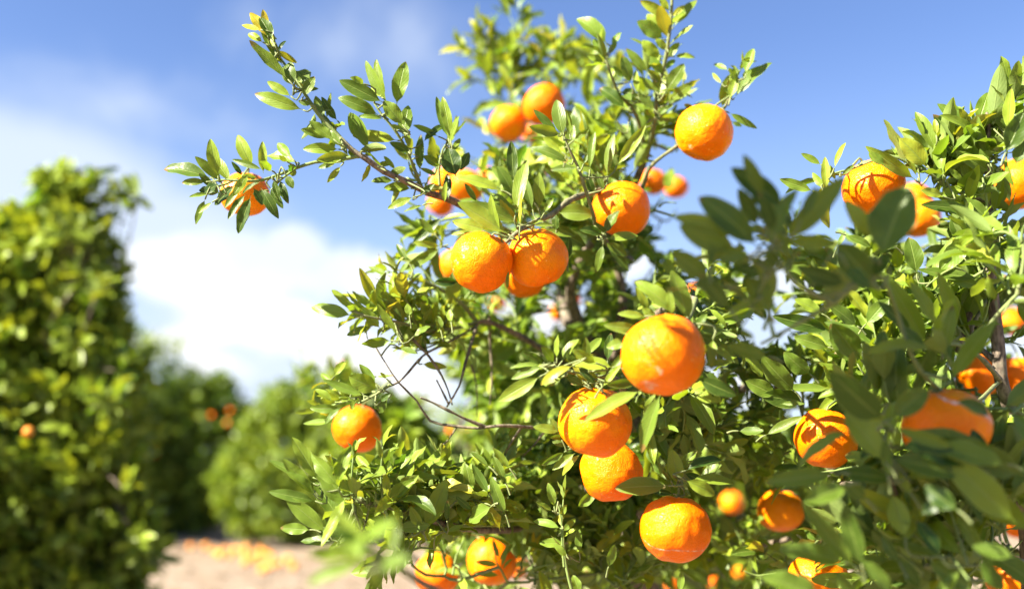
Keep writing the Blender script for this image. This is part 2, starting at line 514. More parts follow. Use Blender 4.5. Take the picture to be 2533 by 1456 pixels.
# ------------------------------------------------------------------ the fruit table (u, v, visible diameter u, depth m, tilt, keep clear of leaves, keep in sun)
FRUIT = [
    # key, u, v, dia, diameter m, clear, sun, label
    ('pair_l', 1190, 649, 151, 0.070, 1.0, 1.0, 'left mandarin of the touching pair in sharp focus, with whitish scar patches'),
    ('pair_r', 1329, 637, 147, 0.0695, 1.0, 0.9, 'right mandarin of the touching pair in sharp focus, shaded by its neighbour'),
    ('pair_back', 1296, 686, 104, 0.060, 0.5, 0.0, 'shaded mandarin peeping out below and behind the touching pair'),
    ('pair_side', 1131, 655, 88, 0.060, 0.9, 1.0, 'mandarin mostly hidden behind the left fruit of the touching pair'),
    ('big', 1640, 876, 200, 0.075, 1.0, 1.0, 'largest sunlit mandarin, smooth with pinkish scars on its lower side'),
    ('mid_a', 1473, 1043, 174, 0.074, 0.95, 0.9, 'glossy mandarin with a long bright leaf lying across its face'),
    ('mid_b', 1511, 1166, 150, 0.069, 0.7, 0.6, 'bumpy mandarin tucked right under the glossy one with the leaf across it'),
    ('low', 1671, 1306, 173, 0.0745, 1.0, 0.85, 'broad mandarin hanging by a short stalk, a cracked scar line round its lower half'),
    ('sky', 1742, 328, 137, 0.070, 1.0, 1.0, 'mandarin hanging alone against the blue sky at upper right of the centre tree'),
    ('top_r', 1345, 259, 100, 0.072, 1.0, 0.9, 'blurred mandarin high in the centre tree, the upper of two side by side'),
    ('top_l', 1258, 305, 88, 0.065, 1.0, 1.0, 'blurred mandarin high in the centre tree, the lower of two side by side'),
    ('mid_c', 1537, 519, 139, 0.071, 0.9, 0.8, 'mandarin with a dark leaf pressed against its lower left side, above the centre'),
    ('duo_l', 1615, 450, 66, 0.056, 0.9, 0.6, 'small far mandarin left of a hanging leaf, one of two below the lone sky fruit'),
    ('duo_r', 1671, 463, 58, 0.052, 0.9, 0.6, 'small far mandarin right of a hanging leaf, one of two below the lone sky fruit'),
    ('knot_a', 1100, 448, 72, 0.062, 0.8, 0.5, 'upper left mandarin of the knot of fruit behind the long bare limb'),
    ('knot_b', 1152, 462, 88, 0.064, 0.8, 0.6, 'right mandarin of the knot of fruit behind the long bare limb'),
    ('knot_c', 1090, 503, 66, 0.060, 0.7, 0.8, 'lowest mandarin of the knot of fruit under the long bare limb'),
    ('tip', 604, 480, 116, 0.060, 0.6, 0.2, 'mandarin wrapped in dark leaves at the tip of the long left branch'),
    ('lone', 884, 1057, 119, 0.068, 1.0, 1.0, 'mandarin hanging alone over the bushes at left, with a dark dent near its top'),
    ('far_a', 1159, 1083, 52, 0.062, 1.0, 1.0, 'small blurred mandarin beyond the bare dead twigs'),
    ('bot_a', 1081, 1418, 108, 0.066, 0.9, 0.8, 'mandarin cut off by the bottom edge with a dry stem crossing it'),
    ('bot_b', 1216, 1386, 120, 0.068, 0.9, 1.0, 'mandarin near the bottom edge with a young green sprig in front of it'),
    ('bot_c', 1281, 1404, 52, 0.055, 0.7, 0.5, 'small far mandarin just right of the one with the young green sprig'),
    ('r_top', 2160, 460, 148, 0.071, 0.8, 1.0, 'rough sunlit mandarin near the top of the right tree'),
    ('r_mid', 2255, 497, 92, 0.062, .85, 0.5, 'mandarin half hidden behind the rough sunlit one in the right tree'),
    ('r_red', 2270, 538, 100, 0.064, .8, 0.1, 'reddish shaded mandarin below the rough sunlit one in the right tree'),
    ('edge', 2525, 452, 128, 0.070, 0.7, 0.7, 'mandarin cut by the right edge, high in the right tree'),
    ('shade_a', 2042, 1086, 150, 0.069, 0.9, 0.4, 'mandarin dappled with shade beside the dark near leaves, a lit leaf crossing it'),
    ('near', 2338, 1056, 208, 0.076, 0.92, 0.2, 'large blurred mandarin with a greyish scar stripe among the dark near leaves'),
    ('low_r', 1931, 1262, 112, 0.068, 0.9, 0.6, 'dark orange mandarin with a shadowed top, between the centre and right trees'),
    ('base_r', 2024, 1436, 146, 0.070, 0.6, 0.9, 'bright mandarin cut off by the bottom edge under long near leaves'),
    ('far_b', 1810, 1242, 56, 0.066, 1.0, 0.8, 'blurred yellow orange fruit seen deep between the centre and right trees'),
    ('r_dark_a', 2498, 795, 72, 0.062, .9, 0.2, 'deep red orange fruit in shade behind the upright grey limb'),
    ('r_dark_b', 2420, 925, 110, 0.068, .85, 0.1, 'dark mandarin in shade left of the upright grey limb'),
    ('r_dark_c', 2520, 935, 110, 0.068, .9, 0.1, 'dark mandarin in shade cut by the right edge beside the grey limb'),
    ('frag_a', 2322, 1282, 80, 0.064, .5, 0.9, 'mandarin showing only as a thin sunlit sliver between dark leaves'),
    ('frag_b', 2500, 1432, 120, 0.066, .85, 0.3, 'mandarin in the bottom right corner of the picture'),
    ('frag_c', 2515, 1290, 80, 0.062, .85, 0.3, 'dull orange fruit low at the right edge behind dark leaves'),
    ('frag_d', 1716, 722, 46, 0.058, 0.7, 0.4, 'small mandarin glimpsed above the largest sunlit one'),
    ('in_a', 1228, 751, 44, 0.046, 0.9, 0.8, 'tiny far mandarin glimpsed under the touching pair'),
    ('in_b', 1380, 771, 44, 0.046, 0.9, 0.8, 'tiny far mandarin beside the dark inner limbs, left one'),
    ('in_c', 1414, 740, 44, 0.046, 0.9, 0.8, 'tiny far mandarin beside the dark inner limbs, upper right one'),
    ('in_d', 1300, 1012, 26, 0.040, 0.8, 0.3, 'tiny dull mandarin deep in the crown left of the glossy fruit'),
    ('in_f', 1204, 438, 50, 0.046, 0.6, 1.0, 'yellow orange fruit half hidden right of the knot of fruit'),
    ('in_g', 1345, 412, 46, 0.046, 0.5, 1.0, 'yellow orange fruit glimpsed in the leaves above the centre'),
    ('in_h', 1310, 330, 44, 0.046, 0.5, 1.0, 'yellow orange fruit just below the two blurred high mandarins'),
    ('in_i', 1476, 498, 44, 0.046, 0.5, 0.8, 'mandarin sliver left of the one with a dark leaf pressed on it'),
    ('in_j', 1827, 1415, 26, 0.038, 1.0, 1.0, 'tiny far mandarin near the bottom, right of the broad scarred fruit'),
    ('in_k', 1765, 1440, 26, 0.038, 0.8, 0.3, 'small dull mandarin at the bottom edge under the broad scarred fruit'),
    ('in_l', 1660, 1446, 26, 0.038, 0.8, 0.4, 'tiny mandarin touching the bottom edge below the broad scarred fruit'),
    ('in_m', 1118, 1062, 24, 0.040, 0.6, 1.0, 'tiny yellow orange fruit left of the blurred one beyond the dead twigs'),
    ('in_n', 850, 905, 26, 0.036, 1.0, 1.0, 'small yellow fruit in the blurred tree left of the centre tree'),
]
FR = {}
for key, u, v, dia, dm, clear, sun_, lab in FRUIT:
    d = dm * UF / dia
    FR[key] = dict(c=P(u, v, d), R=dm / 2, u=u, v=v, ru=dia / 2, d=d, clear=clear, sun=sun_, label=lab)
FC = np.array([f['c'] for f in FR.values()]); FRr = np.array([f['R'] for f in FR.values()])
FU = np.array([[f['u'], f['v'], f['ru'], f['d'], f['clear'], f['sun']] for f in FR.values()])

# gaps in the crowns through which the sky shows (u, v, ru, rv, below this depth)
GAPS = [(1005, 915, 45, 28), (1075, 905, 30, 35), (1060, 985, 55, 55), (1110, 960, 30, 55), (1080, 1065, 50, 35), (1342, 790, 12, 34), (1582, 662, 26, 22),
        (1893, 818, 62, 32), (1905, 702, 28, 30), (2030, 570, 40, 22), (1990, 945, 20, 40), (1960, 1070, 22, 50), (1768, 900, 16, 26),
        (1830, 970, 20, 40), (1950, 800, 40, 30), (2280, 660, 16, 26), (1560, 690, 10, 20), (1170, 350, 26, 26), (1640, 560, 26, 50), (1700, 560, 40, 70), (2090, 590, 20, 26)]


def blocked(M, L, rng, use_gaps=True):
    """True when a leaf of length L centred on M would cut a fruit, hide one that the crown leaves open, or close a gap."""
    dist = np.linalg.norm(FC - M, axis=1)
    if (dist < FRr + 0.34 * L).any():
        return True
    u, v, d = proj(M)
    if d < 0.35:
        return True
    du = np.hypot(FU[:, 0] - u, FU[:, 1] - v)
    near = (du < FU[:, 2] + 0.36 * L * UF / d) & (d < FU[:, 3])
    if near.any() and (rng.random(near.sum()) < FU[near, 4]).any():
        return True
    rel = M - FC
    al = rel @ SUN
    pe = np.sqrt(np.maximum(0, (rel ** 2).sum(1) - al ** 2))
    hit = (al > 0) & (al < 1.3) & (pe < FRr * 0.9 + 0.25 * L)
    if hit.any() and (rng.random(hit.sum()) < FU[hit, 5] * 0.93).any():
        return True
    if use_gaps:
        for gu, gv, ru, rv in GAPS:
            e = 0.22 * L * UF / d
            if ((u - gu) / (ru + e)) ** 2 + ((v - gv) / (rv + e)) ** 2 < 1:
                return rng.random() < 0.93
    return False


# ------------------------------------------------------------------ branches
def shades_fruit(q):
    """A stalk here would cross the face of a fruit that the photograph shows clear."""
    u, v, d = proj(q)
    du = np.hypot(FU[:, 0] - u, FU[:, 1] - v)
    return bool(((du < FU[:, 2]) & (d < FU[:, 3] + .02)).any())


class Branch:
    def __init__(self, tree):
        self.tree = tree
        self.tubes = Tubes()
        self.leaves = []
        self.line = []                    # sample points along the wood, for hero leaves and fruit to start from

    def limb(self, pts, r0, r1, sides=7, knob=0.10, age=None):
        r = list(np.linspace(r0, r1, len(pts)))
        p = self.tubes.add(pts, r, 0.012, sides, knob, self.tree.rng, age)
        self.line.extend(p.tolist()); self.tree.wood.extend(p.tolist())
        return p

    def leafy(self, pts, r0=0.0018, r1=0.0008, space=0.012, L=(0.040, 0.074), start=0.15, yel=0.1, spread=52, tuft=3, wr=(0.26, 0.38), check=True, gaps=True, dens=1.0):
        rng = self.tree.rng
        p, _ = smooth_path(pts, [1] * len(pts), 0.006)
        T = np.gradient(p, axis=0); T /= np.maximum(1e-9, np.linalg.norm(T, axis=1))[:, None]
        if check:
            u, v, d = proj(p[len(p) // 2])
            for q in (p[len(p) // 2], p[-1], p[len(p) * 3 // 4]):
                uu, vv, dd = proj(q)
                du = np.hypot(FU[:, 0] - uu, FU[:, 1] - vv)
                if (((du < FU[:, 2] * 0.95) & (dd < FU[:, 3]) & (FU[:, 4] > 0.65)) | (np.linalg.norm(FC - q, axis=1) < FRr)).any():
                    return
                if gaps and any(((uu - a) / c) ** 2 + ((vv - b) / e) ** 2 < 1 for a, b, c, e in GAPS):
                    return
        r = list(np.linspace(r0, r1, len(pts)))
        q = self.tubes.add(pts, r, 0.015, 5)
        self.line.extend(q.tolist())
        n = len(p)
        tot = 0.006 * (n - 1)
        s = tot * start
        phi = rng.random() * 6.28
        ref = nrm(np.cross(T[0], [0.2, 0.3, 0.9]))
        while s < tot:
            i = min(n - 1, int(s / 0.006))
            self._one(p[i], T[i], ref, phi, rng, L, yel, spread, wr, check, gaps, 0.75 + 0.25 * min(1, (tot - s) / 0.03))
            phi += 2.4 + rng.normal(0, 0.3)
            s += space * (0.7 + 0.6 * rng.random()) / dens
        for k in range(tuft):
            self._one(p[-1], T[-1], ref, phi, rng, L, yel + 0.08, spread * 0.55, wr, check, gaps, 0.85)
            phi += 2.4

    def _one(self, b, T, ref, phi, rng, L, yel, spread, wr, check, gaps, k):
        x = nrm(ref - (ref @ T) * T); y = np.cross(T, x)
        R = math.cos(phi) * x + math.sin(phi) * y
        al = math.radians(spread + rng.normal(0, 14))
        d = nrm(T * math.cos(al) + R * math.sin(al) + np.array([0, 0, 0.18]) + rng.normal(0, 0.08, 3))
        ln = (L[0] + (L[1] - L[0]) * rng.random()) * k
        if check and blocked(b + d * ln * 0.55, ln, rng, gaps):
            return
        n = nrm(T * 0.7 + np.array([0, 0, 0.55]) + SUN * 0.35 - R * 0.2 + rng.normal(0, 0.35, 3))
        yl = float(np.clip(rng.beta(1.2, 6) * 1.2 + yel * rng.random() * 1.3 - 0.03, 0, 1))
        self.leaves.append([*b, *d, *n, ln, ln * (wr[0] + (wr[1] - wr[0]) * rng.random()), rng.normal(0.55, 0.45), 0.12 + 0.5 * rng.random(), rng.random(), yl,
                            0.3 + 1.0 * rng.random(), rng.normal(0, 0.5)])

    def hero(self, b3, t3, wr, face=0.8, curl=None, yel=None, rnd=None, fold=None, link=True):
        """One leaf read from the photograph: base point, tip point, width over length."""
        rng = self.tree.rng
        d = t3 - b3
        ln = np.linalg.norm(d)
        d = d / ln
        view = nrm(CAM - b3)
        side = nrm(np.cross(d, view))
        n = nrm(view * face + side * rng.choice([-1, 1]) * (1.0 - abs(face)) * 0.9 + np.array([0, 0, 0.15]) + SUN * 0.25 + rng.normal(0, 0.12, 3))
        cu = rng.normal(0.35, 0.3) if curl is None else curl
        # an arched leaf starts steeper so that its tip still lands on the tip point
        d2 = nrm(d + n * math.sin(cu * 0.38))
        self.leaves.append([*b3, *d2, *n, ln * (1 + 0.04 * abs(cu)), ln * wr * 1.06, cu, (0.15 + 0.3 * rng.random()) if fold is None else fold,
                            rng.random() if rnd is None else rnd, (rng.beta(1.2, 7)) if yel is None else yel, 0.35 + 0.5 * rng.random(), rng.normal(0, 0.2)])
        if link:
            self.tree.links.append((self, b3, d, ln))

    def build(self):
        o = self.tubes.build('branch', self.tree.root)
        if self.leaves:
            leaves_object('leaves', self.leaves, self.tree.res, o, self.tree.leafmat)
        return o


class Tree:
    def __init__(self, root, seed, res='hi', leafmat=None):
        self.root = root
        self.rng = np.random.default_rng(seed)
        self.wood = []
        self.res = res
        self.leafmat = leafmat or M_LEAF
        self.br = []
        self.links = []

    def branch(self):
        b = Branch(self)
        self.br.append(b)
        return b

    def nearest(self, p, up=True):
        W = np.array(self.wood)
        dd = ((W - p) ** 2).sum(1) + np.maximum(0, W[:, 2] - p[2]) ** 2 * 2
        return W[int(np.argmin(dd))]

    def clump(self, u, v, d, r, twigs=4, yel=0.1, L=(0.045, 0.068), limb=True, space=0.0115, bias=None, gaps=True, check=True, rad=None):
        """A leafy end of the crown: a side limb out to it and a few leafy twigs through it."""
        rng = self.rng
        c = P(u, v, d)
        R = r * d / UF
        b = self.branch()
        base = self.nearest(c)
        mid = (base + c) / 2 + rng.normal(0, 0.08, 3) * np.linalg.norm(c - base) + np.array([0, 0, -0.05 * np.linalg.norm(c - base)])
        start = c + nrm(base - c) * R * 0.9
        g = np.linalg.norm(start - base)
        ok = True
        uu, vv, dd = proj(mid)
        if limb:
            r0 = rad or (0.0018 + 0.008 * min(0.5, g))
            b.limb([base, mid * 0.7 + start * 0.3, start], r0, 0.0017, 6)
        outw = nrm((c - base) * np.array([1, 1, 1]) + np.array([0, 0, 0.35 * max(0.05, g)]))
        for k in range(twigs):
            a = start + rng.normal(0, 0.18, 3) * R
            t = nrm(outw * 0.55 + np.array([0, -0.05, 0.3]) + rng.normal(0, 0.62, 3) + (0 if bias is None else np.array(bias)))
            ln = R * (1.25 + 0.9 * rng.random())
            e = a + t * ln
            m_ = a + t * ln * 0.5 + rng.normal(0, 0.12, 3) * ln
            b.leafy([a, m_, e], space=space, L=L, yel=yel, check=check, gaps=gaps)
        return b

    def finish(self):
        """Leaf stalks of the hero leaves run back to the nearest wood of the tree."""
        for b in self.br:
            b.pts = np.array(b.line) if b.line else np.zeros((0, 3))
        allp = np.concatenate([b.pts for b in self.br])
        for b, p, d, ln in self.links:
            D = ((allp - p) ** 2).sum(1) + 2.0 * np.maximum(0, (allp - p) @ d) ** 2
            wpt = allp[int(np.argmin(D))]
            g = np.linalg.norm(wpt - p)
            if g < 0.004:
                continue
            back = p - d * min(g, 0.03) * 0.5
            mids = [wpt * (1 - q) + p * q for q in (0, .2, .4, .6, .8, 1)]
            if any(shades_fruit(q) for q in mids):
                continue
            if g < 0.045:
                b.tubes.add([wpt, back, p], [0.0011, 0.0010, 0.0009], 0.008, 5, 0, None, .35)
            else:
                b.tubes.add([p - d * .012 + [0, 0, -.002], p - d * .006, p], [0.0012, 0.0010, 0.0009], 0.008, 5, 0, None, .35)
        for b in self.br:
            b.build()


def ZQ(n):
    """Positions in the enlarged crops of the photograph, turned into u, v."""
    return {1: (0, 0, .5, .5), 2: (562.7, 0, .4831, .4831), 3: (1090.2, 0, .4831, .4831), 4: (1670.5, 175.8, .4829, .4829), 5: (0, 703.4, .5169, .5169),
            6: (650.6, 703.4, .5168, .5168), 7: (1143, 703.4, .5168, .5168), 8: (1758.4, 703.4, .5168, .5168)}[n]


def heroes(br, zn, rows, d0, dvar=0.012):
    a, b, sx, sy = ZQ(zn)
    rng = br.tree.rng
    for row in rows:
        x0, y0, x1, y1, wr = row[:5]
        kw = dict(row[5]) if len(row) > 5 else {}
        db = kw.pop('d', d0) + rng.normal(0, dvar)
        dt = db + kw.pop('dt', rng.normal(0, 0.008))
        # never end inside a fruit
        bb = P(a + x0 * sx, b + y0 * sy, db); tt = P(a + x1 * sx, b + y1 * sy, dt)
        br.hero(bb, tt, wr, **kw)


def UV(zn, x, y):
    a, b, sx, sy = ZQ(zn)
    return a + x * sx, b + y * sy


# ------------------------------------------------------------------ ground
def ground_material():
    m, t, out = new_mat('dry_soil')
    tc = t.new('ShaderNodeTexCoord').outputs['Object']
    a = t.noise(tc, 0.7, 5, 0.6)
    b_ = t.noise(tc, 6.0, 6, 0.65)
    c_ = t.noise(tc, 34.0, 5, 0.7)
    soil = t.mix(t.smooth(a, 0.35, 0.65), (0.165, 0.110, 0.066), (0.215, 0.160, 0.110))
    soil = t.mix(t.smooth(b_, 0.45, 0.62), soil, (0.245, 0.20, 0.15))
    soil = t.mix(t.smooth(c_, 0.54, 0.66, 0.0, 0.75), soil, (0.10, 0.06, 0.035))
    pr = t.new('ShaderNodeBsdfPrincipled')
    t.put(pr.inputs['Base Color'], soil); pr.inputs['Roughness'].default_value = 0.95
    bu = t.new('ShaderNodeBump'); bu.inputs['Strength'].default_value = 1.0; bu.inputs['Distance'].default_value = 0.03
    t.put(bu.inputs['Height'], t.m('ADD', b_, t.m('MULTIPLY', c_, 0.5))); t.put(pr.inputs['Normal'], bu.outputs[0])
    t.l.new(pr.outputs[0], out.inputs[0])
    return m


def grid_ground():
    # finer near the camera, coarse to the horizon
    xs = np.unique(np.concatenate([np.linspace(-25, 25, 101), np.linspace(-1500, -25, 14), np.linspace(25, 1500, 14)]))
    ys = np.unique(np.concatenate([np.linspace(-8, 42, 101), np.linspace(-300, -8, 5), np.linspace(42, 2500, 16)]))
    X, Y = np.meshgrid(xs, ys)
    Z = 0.035 * np.sin(X * 0.9 + 1.0) * np.sin(Y * 0.7) + 0.02 * np.sin(X * 2.3) * np.cos(Y * 1.9 + X)
    fade = np.clip((45 - np.hypot(X, Y - 15)) / 15, 0, 1)
    Z = Z * fade
    nx = len(xs)
    F = [(j * nx + i, j * nx + i + 1, (j + 1) * nx + i + 1, (j + 1) * nx + i) for j in range(len(ys) - 1) for i in range(nx - 1)]
    me = bpy.data.meshes.new('ground')
    me.from_pydata(np.stack([X, Y, Z], -1).reshape(-1, 3).tolist(), [], F)
    me.polygons.foreach_set('use_smooth', np.ones(len(F), bool))
    me.materials.append(ground_material())
    o = bpy.data.objects.new('ground', me); COL.objects.link(o)
    o['kind'] = 'structure'
    return o


grid_ground()


def scatter_litter():
    """Dry fallen leaves and clods strewn over the soil between the rows."""
    rng = np.random.default_rng(5)
    L = []
    for k in range(9000):
        y = 5 + 17 * rng.random() ** 0.8
        x = rng.normal(-2.8, 2.6)
        if abs(x + 2.3) < 1.1 and rng.random() < 0.55:
            continue
        z = 0.035 * math.sin(x * 0.9 + 1.0) * math.sin(y * 0.7) + 0.02 * math.sin(x * 2.3) * math.cos(y * 1.9 + x) + 0.01
        a = rng.random() * 6.28
        d = [math.cos(a), math.sin(a), rng.normal(0, .25)]
        n = [rng.normal(0, .35), rng.normal(0, .35), 1]
        L.append([x, y, z, *d, *n, 0.05 + 0.04 * rng.random(), 0.022 + 0.015 * rng.random(), rng.normal(.8, .5), .4, rng.random(), rng.random(), 1, 0])
    m, t, out = new_mat('dry_leaf')
    r = t.attr('rnd'); y_ = t.attr('yel')
    pr = t.new('ShaderNodeBsdfPrincipled')
    t.put(pr.inputs['Base Color'], t.mix(r, t.mix(y_, (0.09, 0.05, 0.025), (0.20, 0.13, 0.07)), (0.32, 0.25, 0.17)))
    pr.inputs['Roughness'].default_value = 0.8
    t.l.new(pr.outputs[0], out.inputs[0])
    o = leaves_object('leaf_litter', L, 'lo', None, m)
    o['kind'] = 'stuff'


scatter_litter()


# ------------------------------------------------------------------ trees behind
def back_tree(seed, name, base, lumps, n, label, cat='tree', group=None, leaf=(0.055, 0.075), depth_spread=0.5, yel=0.1, mat=None, trunk_r=0.06, res='lo', cl=7, skirt=True):
    """lumps: u, v, radius u, depth m. Leaves grow in small tufts at the lumps' shells and hearts; limbs run out to each lump."""
    rng = np.random.default_rng(seed)
    base = np.array(base, float)
    root = empty(name, base, label, cat, group)
    LC = [(P(u, v, d), r * d / UF) for u, v, r, d in lumps]
    T = Tubes()
    heart = np.mean([c for c, _ in LC], axis=0)
    top = np.array([heart[0], heart[1], heart[2]])
    low = base * 0.45 + top * 0.55
    T.add([base - np.array([0, 0, .1]), base * 0.7 + low * 0.3 + rng.normal(0, .04, 3), low, top], [trunk_r * 1.2, trunk_r, trunk_r * .8, trunk_r * .3], 0.08, 8, 0.1, rng, 1.0)
    T.build('trunk', root)
    L = []
    wts = np.array([min(r, .24) ** 1.7 for _, r in LC]); wts /= wts.sum()
    for (c, r) in LC:
        st = low + (top - low) * rng.random()
        W = Tubes()
        if r < .05:
            st = c - (c - st) * min(1.0, .35 / np.linalg.norm(c - st))
        rr = min(trunk_r * .4, max(.004, r * .10))
        W.add([st, (st + c) / 2 + rng.normal(0, .03, 3), c], [rr, rr * .6, min(rr * .6, 0.004)], 0.1, 5, 0.0, rng, 1.0)
        W.build('branch', root)
    per = max(1, int(n / cl))
    for k in range(per):
        i = rng.choice(len(LC), p=wts)
        c, r = LC[i]
        q = rng.normal(0, 1, 3); q /= np.linalg.norm(q)
        q[1] *= 1.15
        rr = r * (rng.random() ** 0.33) * (1.0 + 0.22 * (rng.random() ** 3))
        p = c + q * rr
        if p[2] < 0.06:
            continue
        ax = nrm(q * 0.6 + np.array([0, 0, 0.6]) + rng.normal(0, 0.5, 3))
        ll = leaf[0] + (leaf[1] - leaf[0]) * rng.random()
        yl = float(np.clip(rng.beta(1.0, 5) + (yel if rr > r * 0.75 else 0) * rng.random() * 2, 0, .5))
        rn = rng.random()
        for m_ in range(cl):
            x = rng.normal(0, 1, 3)
            d = nrm(ax * 0.75 + nrm(x) * 0.85)
            nn = nrm(ax + rng.normal(0, .4, 3))
            b0 = p + ax * (m_ / cl - .5) * ll * 1.1
            L.append([*b0, *d, *nn, ll, ll * .38, rng.normal(.5, .4), .3, np.clip(rn + rng.normal(0, .2), 0, 1), yl, .5, rng.normal(0, .4)])
    leaves_object('crown', L, res, root, mat or M_LEAF_FAR)
    return root


gp = on_ground
# tall blurred tree at the left edge, about three metres off
DL = 3.2
lump_left = [(40, 560, 65, DL), (110, 560, 70, DL), (200, 560, 75, DL), (250, 620, 50, DL),
             (20, 650, 90, DL), (120, 670, 100, DL), (220, 700, 90, DL), (265, 720, 25, DL), (40, 780, 120, DL), (170, 810, 120, DL + .1), (250, 830, 70, DL), (250, 780, 30, DL),
             (60, 920, 140, DL), (200, 950, 130, DL), (270, 970, 60, DL), (60, 1080, 160, DL), (220, 1100, 140, DL), (290, 1090, 60, DL + .2),
             (90, 1240, 170, DL), (240, 1260, 120, DL), (290, 1220, 60, DL), (60, 1400, 170, DL), (220, 1400, 130, DL), (320, 1400, 50, DL), (-120, 700, 180, DL), (-150, 1000, 220, DL), (-150, 1300, 220, DL),
             (40, 1560, 180, DL), (250, 1560, 150, DL), (-60, 560, 120, DL)]
rl_ = np.random.default_rng(8)
lump_left = [(u, v + (45 if v < 600 and u < 130 else 0), r * (.55 if v < 600 else (.7 if u > 200 and v < 850 else .98)), d) for u, v, r, d in lump_left]
for k in range(150):
    v = 450 + 950 * rl_.random() ** 1.15
    edge = float(np.interp(v, [450, 520, 560, 620, 645, 700, 760, 810, 835, 880, 940, 1000, 1200, 1400], [150, 190, 175, 235, 185, 258, 250, 150, 215, 275, 315, 295, 320, 385]))
    lump_left.append((edge - abs(rl_.normal(0, 26)), v, 6 + 16 * rl_.random(), DL + rl_.normal(0, .12)))
for k in range(10):                                   # loose shoots at the top
    u0, h0 = rl_.uniform(100, 260), rl_.uniform(30, 90)
    for q in range(3):
        lump_left.append((u0 + q * 4, 500 - h0 * q / 2, 5, DL))
for u0, v0 in [(300, 500), (320, 488), (338, 482), (20, 560), (60, 545), (100, 540), (10, 575), (80, 560)]:
    lump_left.append((u0, v0, 5 if u0 > 200 else 20, DL))
for wx, wy, wz, wr in [(-2.9, 2.5, 1.55, .5), (-2.5, 2.1, 1.35, .45), (-3.2, 3.0, 1.65, .5), (-2.8, 2.4, .9, .6), (-2.3, 1.8, 1.1, .4), (-2.5, 2.9, 1.35, .5), (-3.3, 2.2, 1.4, .6)]:  # unseen crown lumps beyond the left edge, added to shade the lower crown
    uu_, vv_, dd_ = proj([wx, wy, wz]); lump_left.append((uu_, vv_, wr * UF / dd_, dd_))
lump_left += [(u - 40, v + 40, r * 1.0, d + 0.45) for u, v, r, d in lump_left if u < 240 and v > 600]
pb = P(60, 1400, DL + .3); pb[2] = 0
back_tree(11, 'citrus_tree', pb, lump_left, 58000, 'tall blurred citrus tree filling the left edge, dark green with yellow lit tufts', group='citrus trees of the orchard', leaf=(.058, .084), yel=0.4, trunk_r=0.06)  # yellow leaf tint on the outer tufts stands for sunlit highlights

# dark tree in the middle distance, fruit on it
D1 = 13.0
lump_mid = [(400, 1010, 70, D1), (470, 985, 60, D1), (530, 1000, 62, D1), (570, 1040, 50, D1), (500, 1060, 100, D1), (420, 1100, 100, D1), (520, 1150, 100, D1), (440, 1200, 90, D1),
            (560, 1190, 60, D1 + .5), (380, 1160, 90, D1), (540, 960, 30, D1), (360, 1060, 70, D1), (590, 1110, 40, D1 + .6), (480, 1240, 60, D1), (400, 1240, 70, D1), (530, 1235, 45, D1), (420, 1260, 50, D1), (500, 1265, 45, D1), (560, 1245, 40, D1), (330, 1240, 70, D1), (380, 1275, 40, D1), (450, 1285, 30, D1)]
pb = P(470, 1200, D1 + .2); pb[2] = 0
back_tree(12, 'citrus_tree', pb, lump_mid, 24000, 'dark round citrus tree with a few orange fruits, behind the sunlit dirt lane', group='citrus trees of the orchard', leaf=(.10, .13), yel=0.0, trunk_r=.09, cl=6)

# neighbours added to its row to shade it, mostly hidden by the tall tree at the left edge
for sd, wx, wy, lab_ in [(31, -6.1, 11.9, 'citrus tree added for shade in the row behind the tall left tree, beside the dark round one'), (32, -6.6, 14.3, 'citrus tree added for shade farther along the row behind the tall left tree')]:
    rr_ = np.random.default_rng(sd)
    lm = []
    for k in range(14):
        q = proj([wx + rr_.normal(0, .55), wy + rr_.normal(0, .55), .6 + 2.1 * rr_.random()])
        lm.append((q[0], q[1], .62 * UF / q[2], q[2]))
    back_tree(sd, 'citrus_tree', np.array([wx, wy, 0.]), lm, 12000, lab_, group='citrus trees of the orchard', leaf=(.10, .13), yel=0.0, trunk_r=.09, cl=6)

# bright bush right of it
D2 = 11.5
lump_bush = [(700, 1010, 60, D2), (650, 1060, 50, D2), (760, 990, 70, D2), (720, 1090, 90, D2), (620, 1130, 60, D2), (600, 1190, 60, D2), (680, 1180, 90, D2), (780, 1130, 110, D2), (620, 1260, 65, D2), (710, 1260, 80, D2),
             (800, 1240, 90, D2), (860, 1050, 90, D2), (860, 1180, 100, D2), (580, 1240, 35, D2), (900, 1000, 60, D2), (650, 1290, 45, D2), (720, 1310, 45, D2), (790, 1310, 50, D2), (600, 1275, 30, D2), (860, 1290, 60, D2), (560, 1190, 35, D2), (930, 1120, 90, D2), (980, 1220, 90, D2), (900, 1300, 70, D2), (1050, 1180, 80, D2)]
pb = P(730, 1250, D2 + .3); pb[2] = 0
back_tree(13, 'citrus_tree', pb, lump_bush, 24000, 'low bright green citrus tree standing right of the dark one beside the dirt lane', group='citrus trees of the orchard', leaf=(.09, .12), yel=0.12, trunk_r=.08, cl=6)

